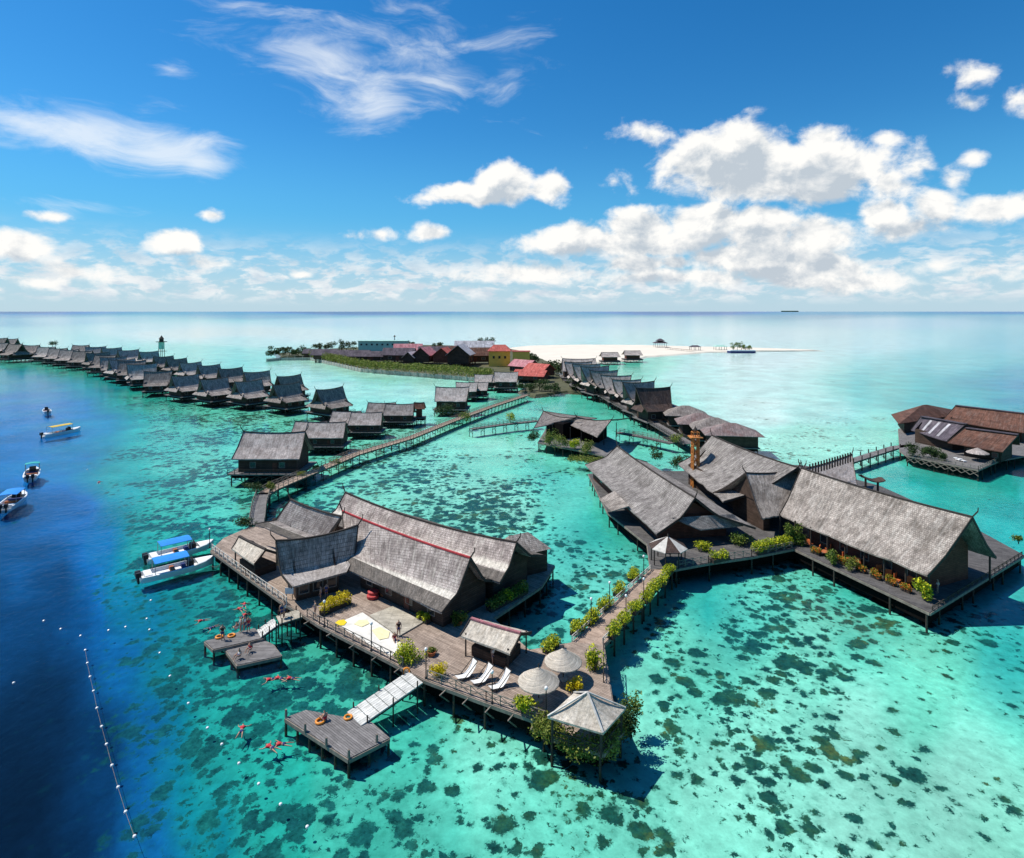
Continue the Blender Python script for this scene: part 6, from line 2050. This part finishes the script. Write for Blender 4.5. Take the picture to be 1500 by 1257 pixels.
SWG = 'snorkellers in red life vests'
for px, py, yaw, lab in [(354, 1070, 0.2, 'snorkeller in red vest floating alone left of the square swim platform'), (398, 1095, 1.2, 'snorkeller in red vest, left of the pair near the square swim platform'), (414, 1090, 1.7, 'snorkeller in red vest, right of the pair near the square swim platform'),
                         (398, 995, 2.0, 'snorkeller in red vest, left of the three above the square swim platform'), (411, 994, 1.4, 'snorkeller in red vest, middle of the three above the square swim platform'), (428, 994, 1.6, 'snorkeller in red vest, right of the three above the square swim platform'),
                         (358, 887, .4, 'swimmer in red vest farthest from the swim jetty, near the dark deck'), (353, 893, 1.0, 'swimmer in red vest second farthest from the swim jetty'), (357, 903, .1, 'swimmer in red vest close behind the swim jetty'),
                         (297, 909, 2.2, 'lone swimmer in red vest left of the swim jetty'), (312, 919, 2.6, 'swimmer in dark blue vest near the left end of the swim jetty'),
                         (145, 707, .5, 'distant swimmer in red vest over the blue water right of the boats')]:
    person(px, py, -.01, 'swim', lab, 'navy' if 'dark blue' in lab else 'coral_red', 'navy', yaw, 1.0, SWG)
for px, py, z, ps, tp, yaw, lab in [(326, 938, .75, 'stand', 'hair', .3, 'person in dark top standing at the left end of the swim jetty'), (347, 923, .75, 'sit', 'cloth', 1.0, 'person in white sitting at the back edge of the swim jetty'),
                                   (353, 926, .75, 'stand', 'cloth', 2.0, 'person in white standing left of the red vested one on the jetty'), (364, 926, .75, 'stand', 'coral_red', .6, 'person in red vest standing on the swim jetty'),
                                   (358, 924.5, 1.1, 'stand', 'cloth', 1.4, 'person in white between the white and red figures on the jetty'), (351, 962, .6, 'sit', 'cloth', 2.6, 'person in pale clothes sitting on the dark step platform'),
                                   (367, 952, .6, 'sit', 'coral_red', 2.9, 'person in red sitting below the edge of the swim jetty'),
                                   (413, 906, 1.83, 'stand', 'navy', .4, 'person in dark blue standing at the top of the slatted stairs'), (417, 904, 1.85, 'stand', 'cloth', 1.4, 'person in white shirt beside the one in dark blue at the stairs'),
                                   (578, 938, DECK, 'sit', 'coral_red', 3.6, 'seated person in dark red on the canvas covered deck'), (584, 932, DECK, 'stand', 'wall_red', 3.3, 'standing person in dark red by the canvas covered deck'),
                                   (478, 876, DECK, 'stand', 'navy', .5, 'person in dark blue in the lodge shade behind the yellow hedge'), (464, 872, DECK, 'stand', 'cloth', 2.5, 'person in white in the lodge shade behind the yellow hedge'), (470, 880, DECK, 'stand', 'steel', 1.5, 'person in grey standing left of the yellow hedge'),
                                   (476, 1056, .75, 'sit', 'coral_red', 1.0, 'person in red sitting beside the orange ring on the square platform'), (462, 902, DECK, 'stand', 'steel', 2.0, 'person in grey at the deck rail near the lamp post'),
                                   (722, 972, DECK, 'stand', 'cloth', 4.0, 'person in white in the shadow of the bar hut'), (1374, 869, DECK, 'stand', 'cloth', 1.0, 'person in white at the corner of the longhouse deck')]:
    person(px, py, z, ps, lab, tp, 'navy', yaw, 1.12)


# life rings
def ring(px, py, z, r, label, tilt=0.0):
    me = bpy.data.meshes.new('life_ring')
    vs = []; fs = []; n, k = 18, 8
    for i in range(n):
        a = 2 * math.pi * i / n
        for j in range(k):
            b = 2 * math.pi * j / k
            vs.append(((r + r * .3 * math.cos(b)) * math.cos(a), (r + r * .3 * math.cos(b)) * math.sin(a), r * .3 * (1 + math.sin(b))))
    for i in range(n):
        for j in range(k): fs.append((i * k + j, ((i + 1) % n) * k + j, ((i + 1) % n) * k + (j + 1) % k, i * k + (j + 1) % k))
    me.from_pydata(vs, [], fs); me.materials.append(M['orange_ring'])
    o = bpy.data.objects.new('life_ring', me); COL.objects.link(o)
    o.location = P(px, py, z); o.rotation_euler = (tilt, 0, .3)
    setp(o, label, 'life ring', 'orange rings')


M['orange_ring'] = plain('orange_ring', (.75, .26, .03), .5, .15, 3.0)
ring(321, 934, .75, .36, 'orange ring at the feet of the person in the dark top')
ring(339, 932, .75, .36, 'orange ring in the middle of the swim jetty')
ring(469, 1058, .75, .38, 'orange ring beside the seated person on the square platform')
ring(510, 1052, .75, .34, 'orange ring at the foot of the white ramp')
ring(595, 984, DECK, .34, 'orange ring leaning at the head of the white ramp', 1.1)
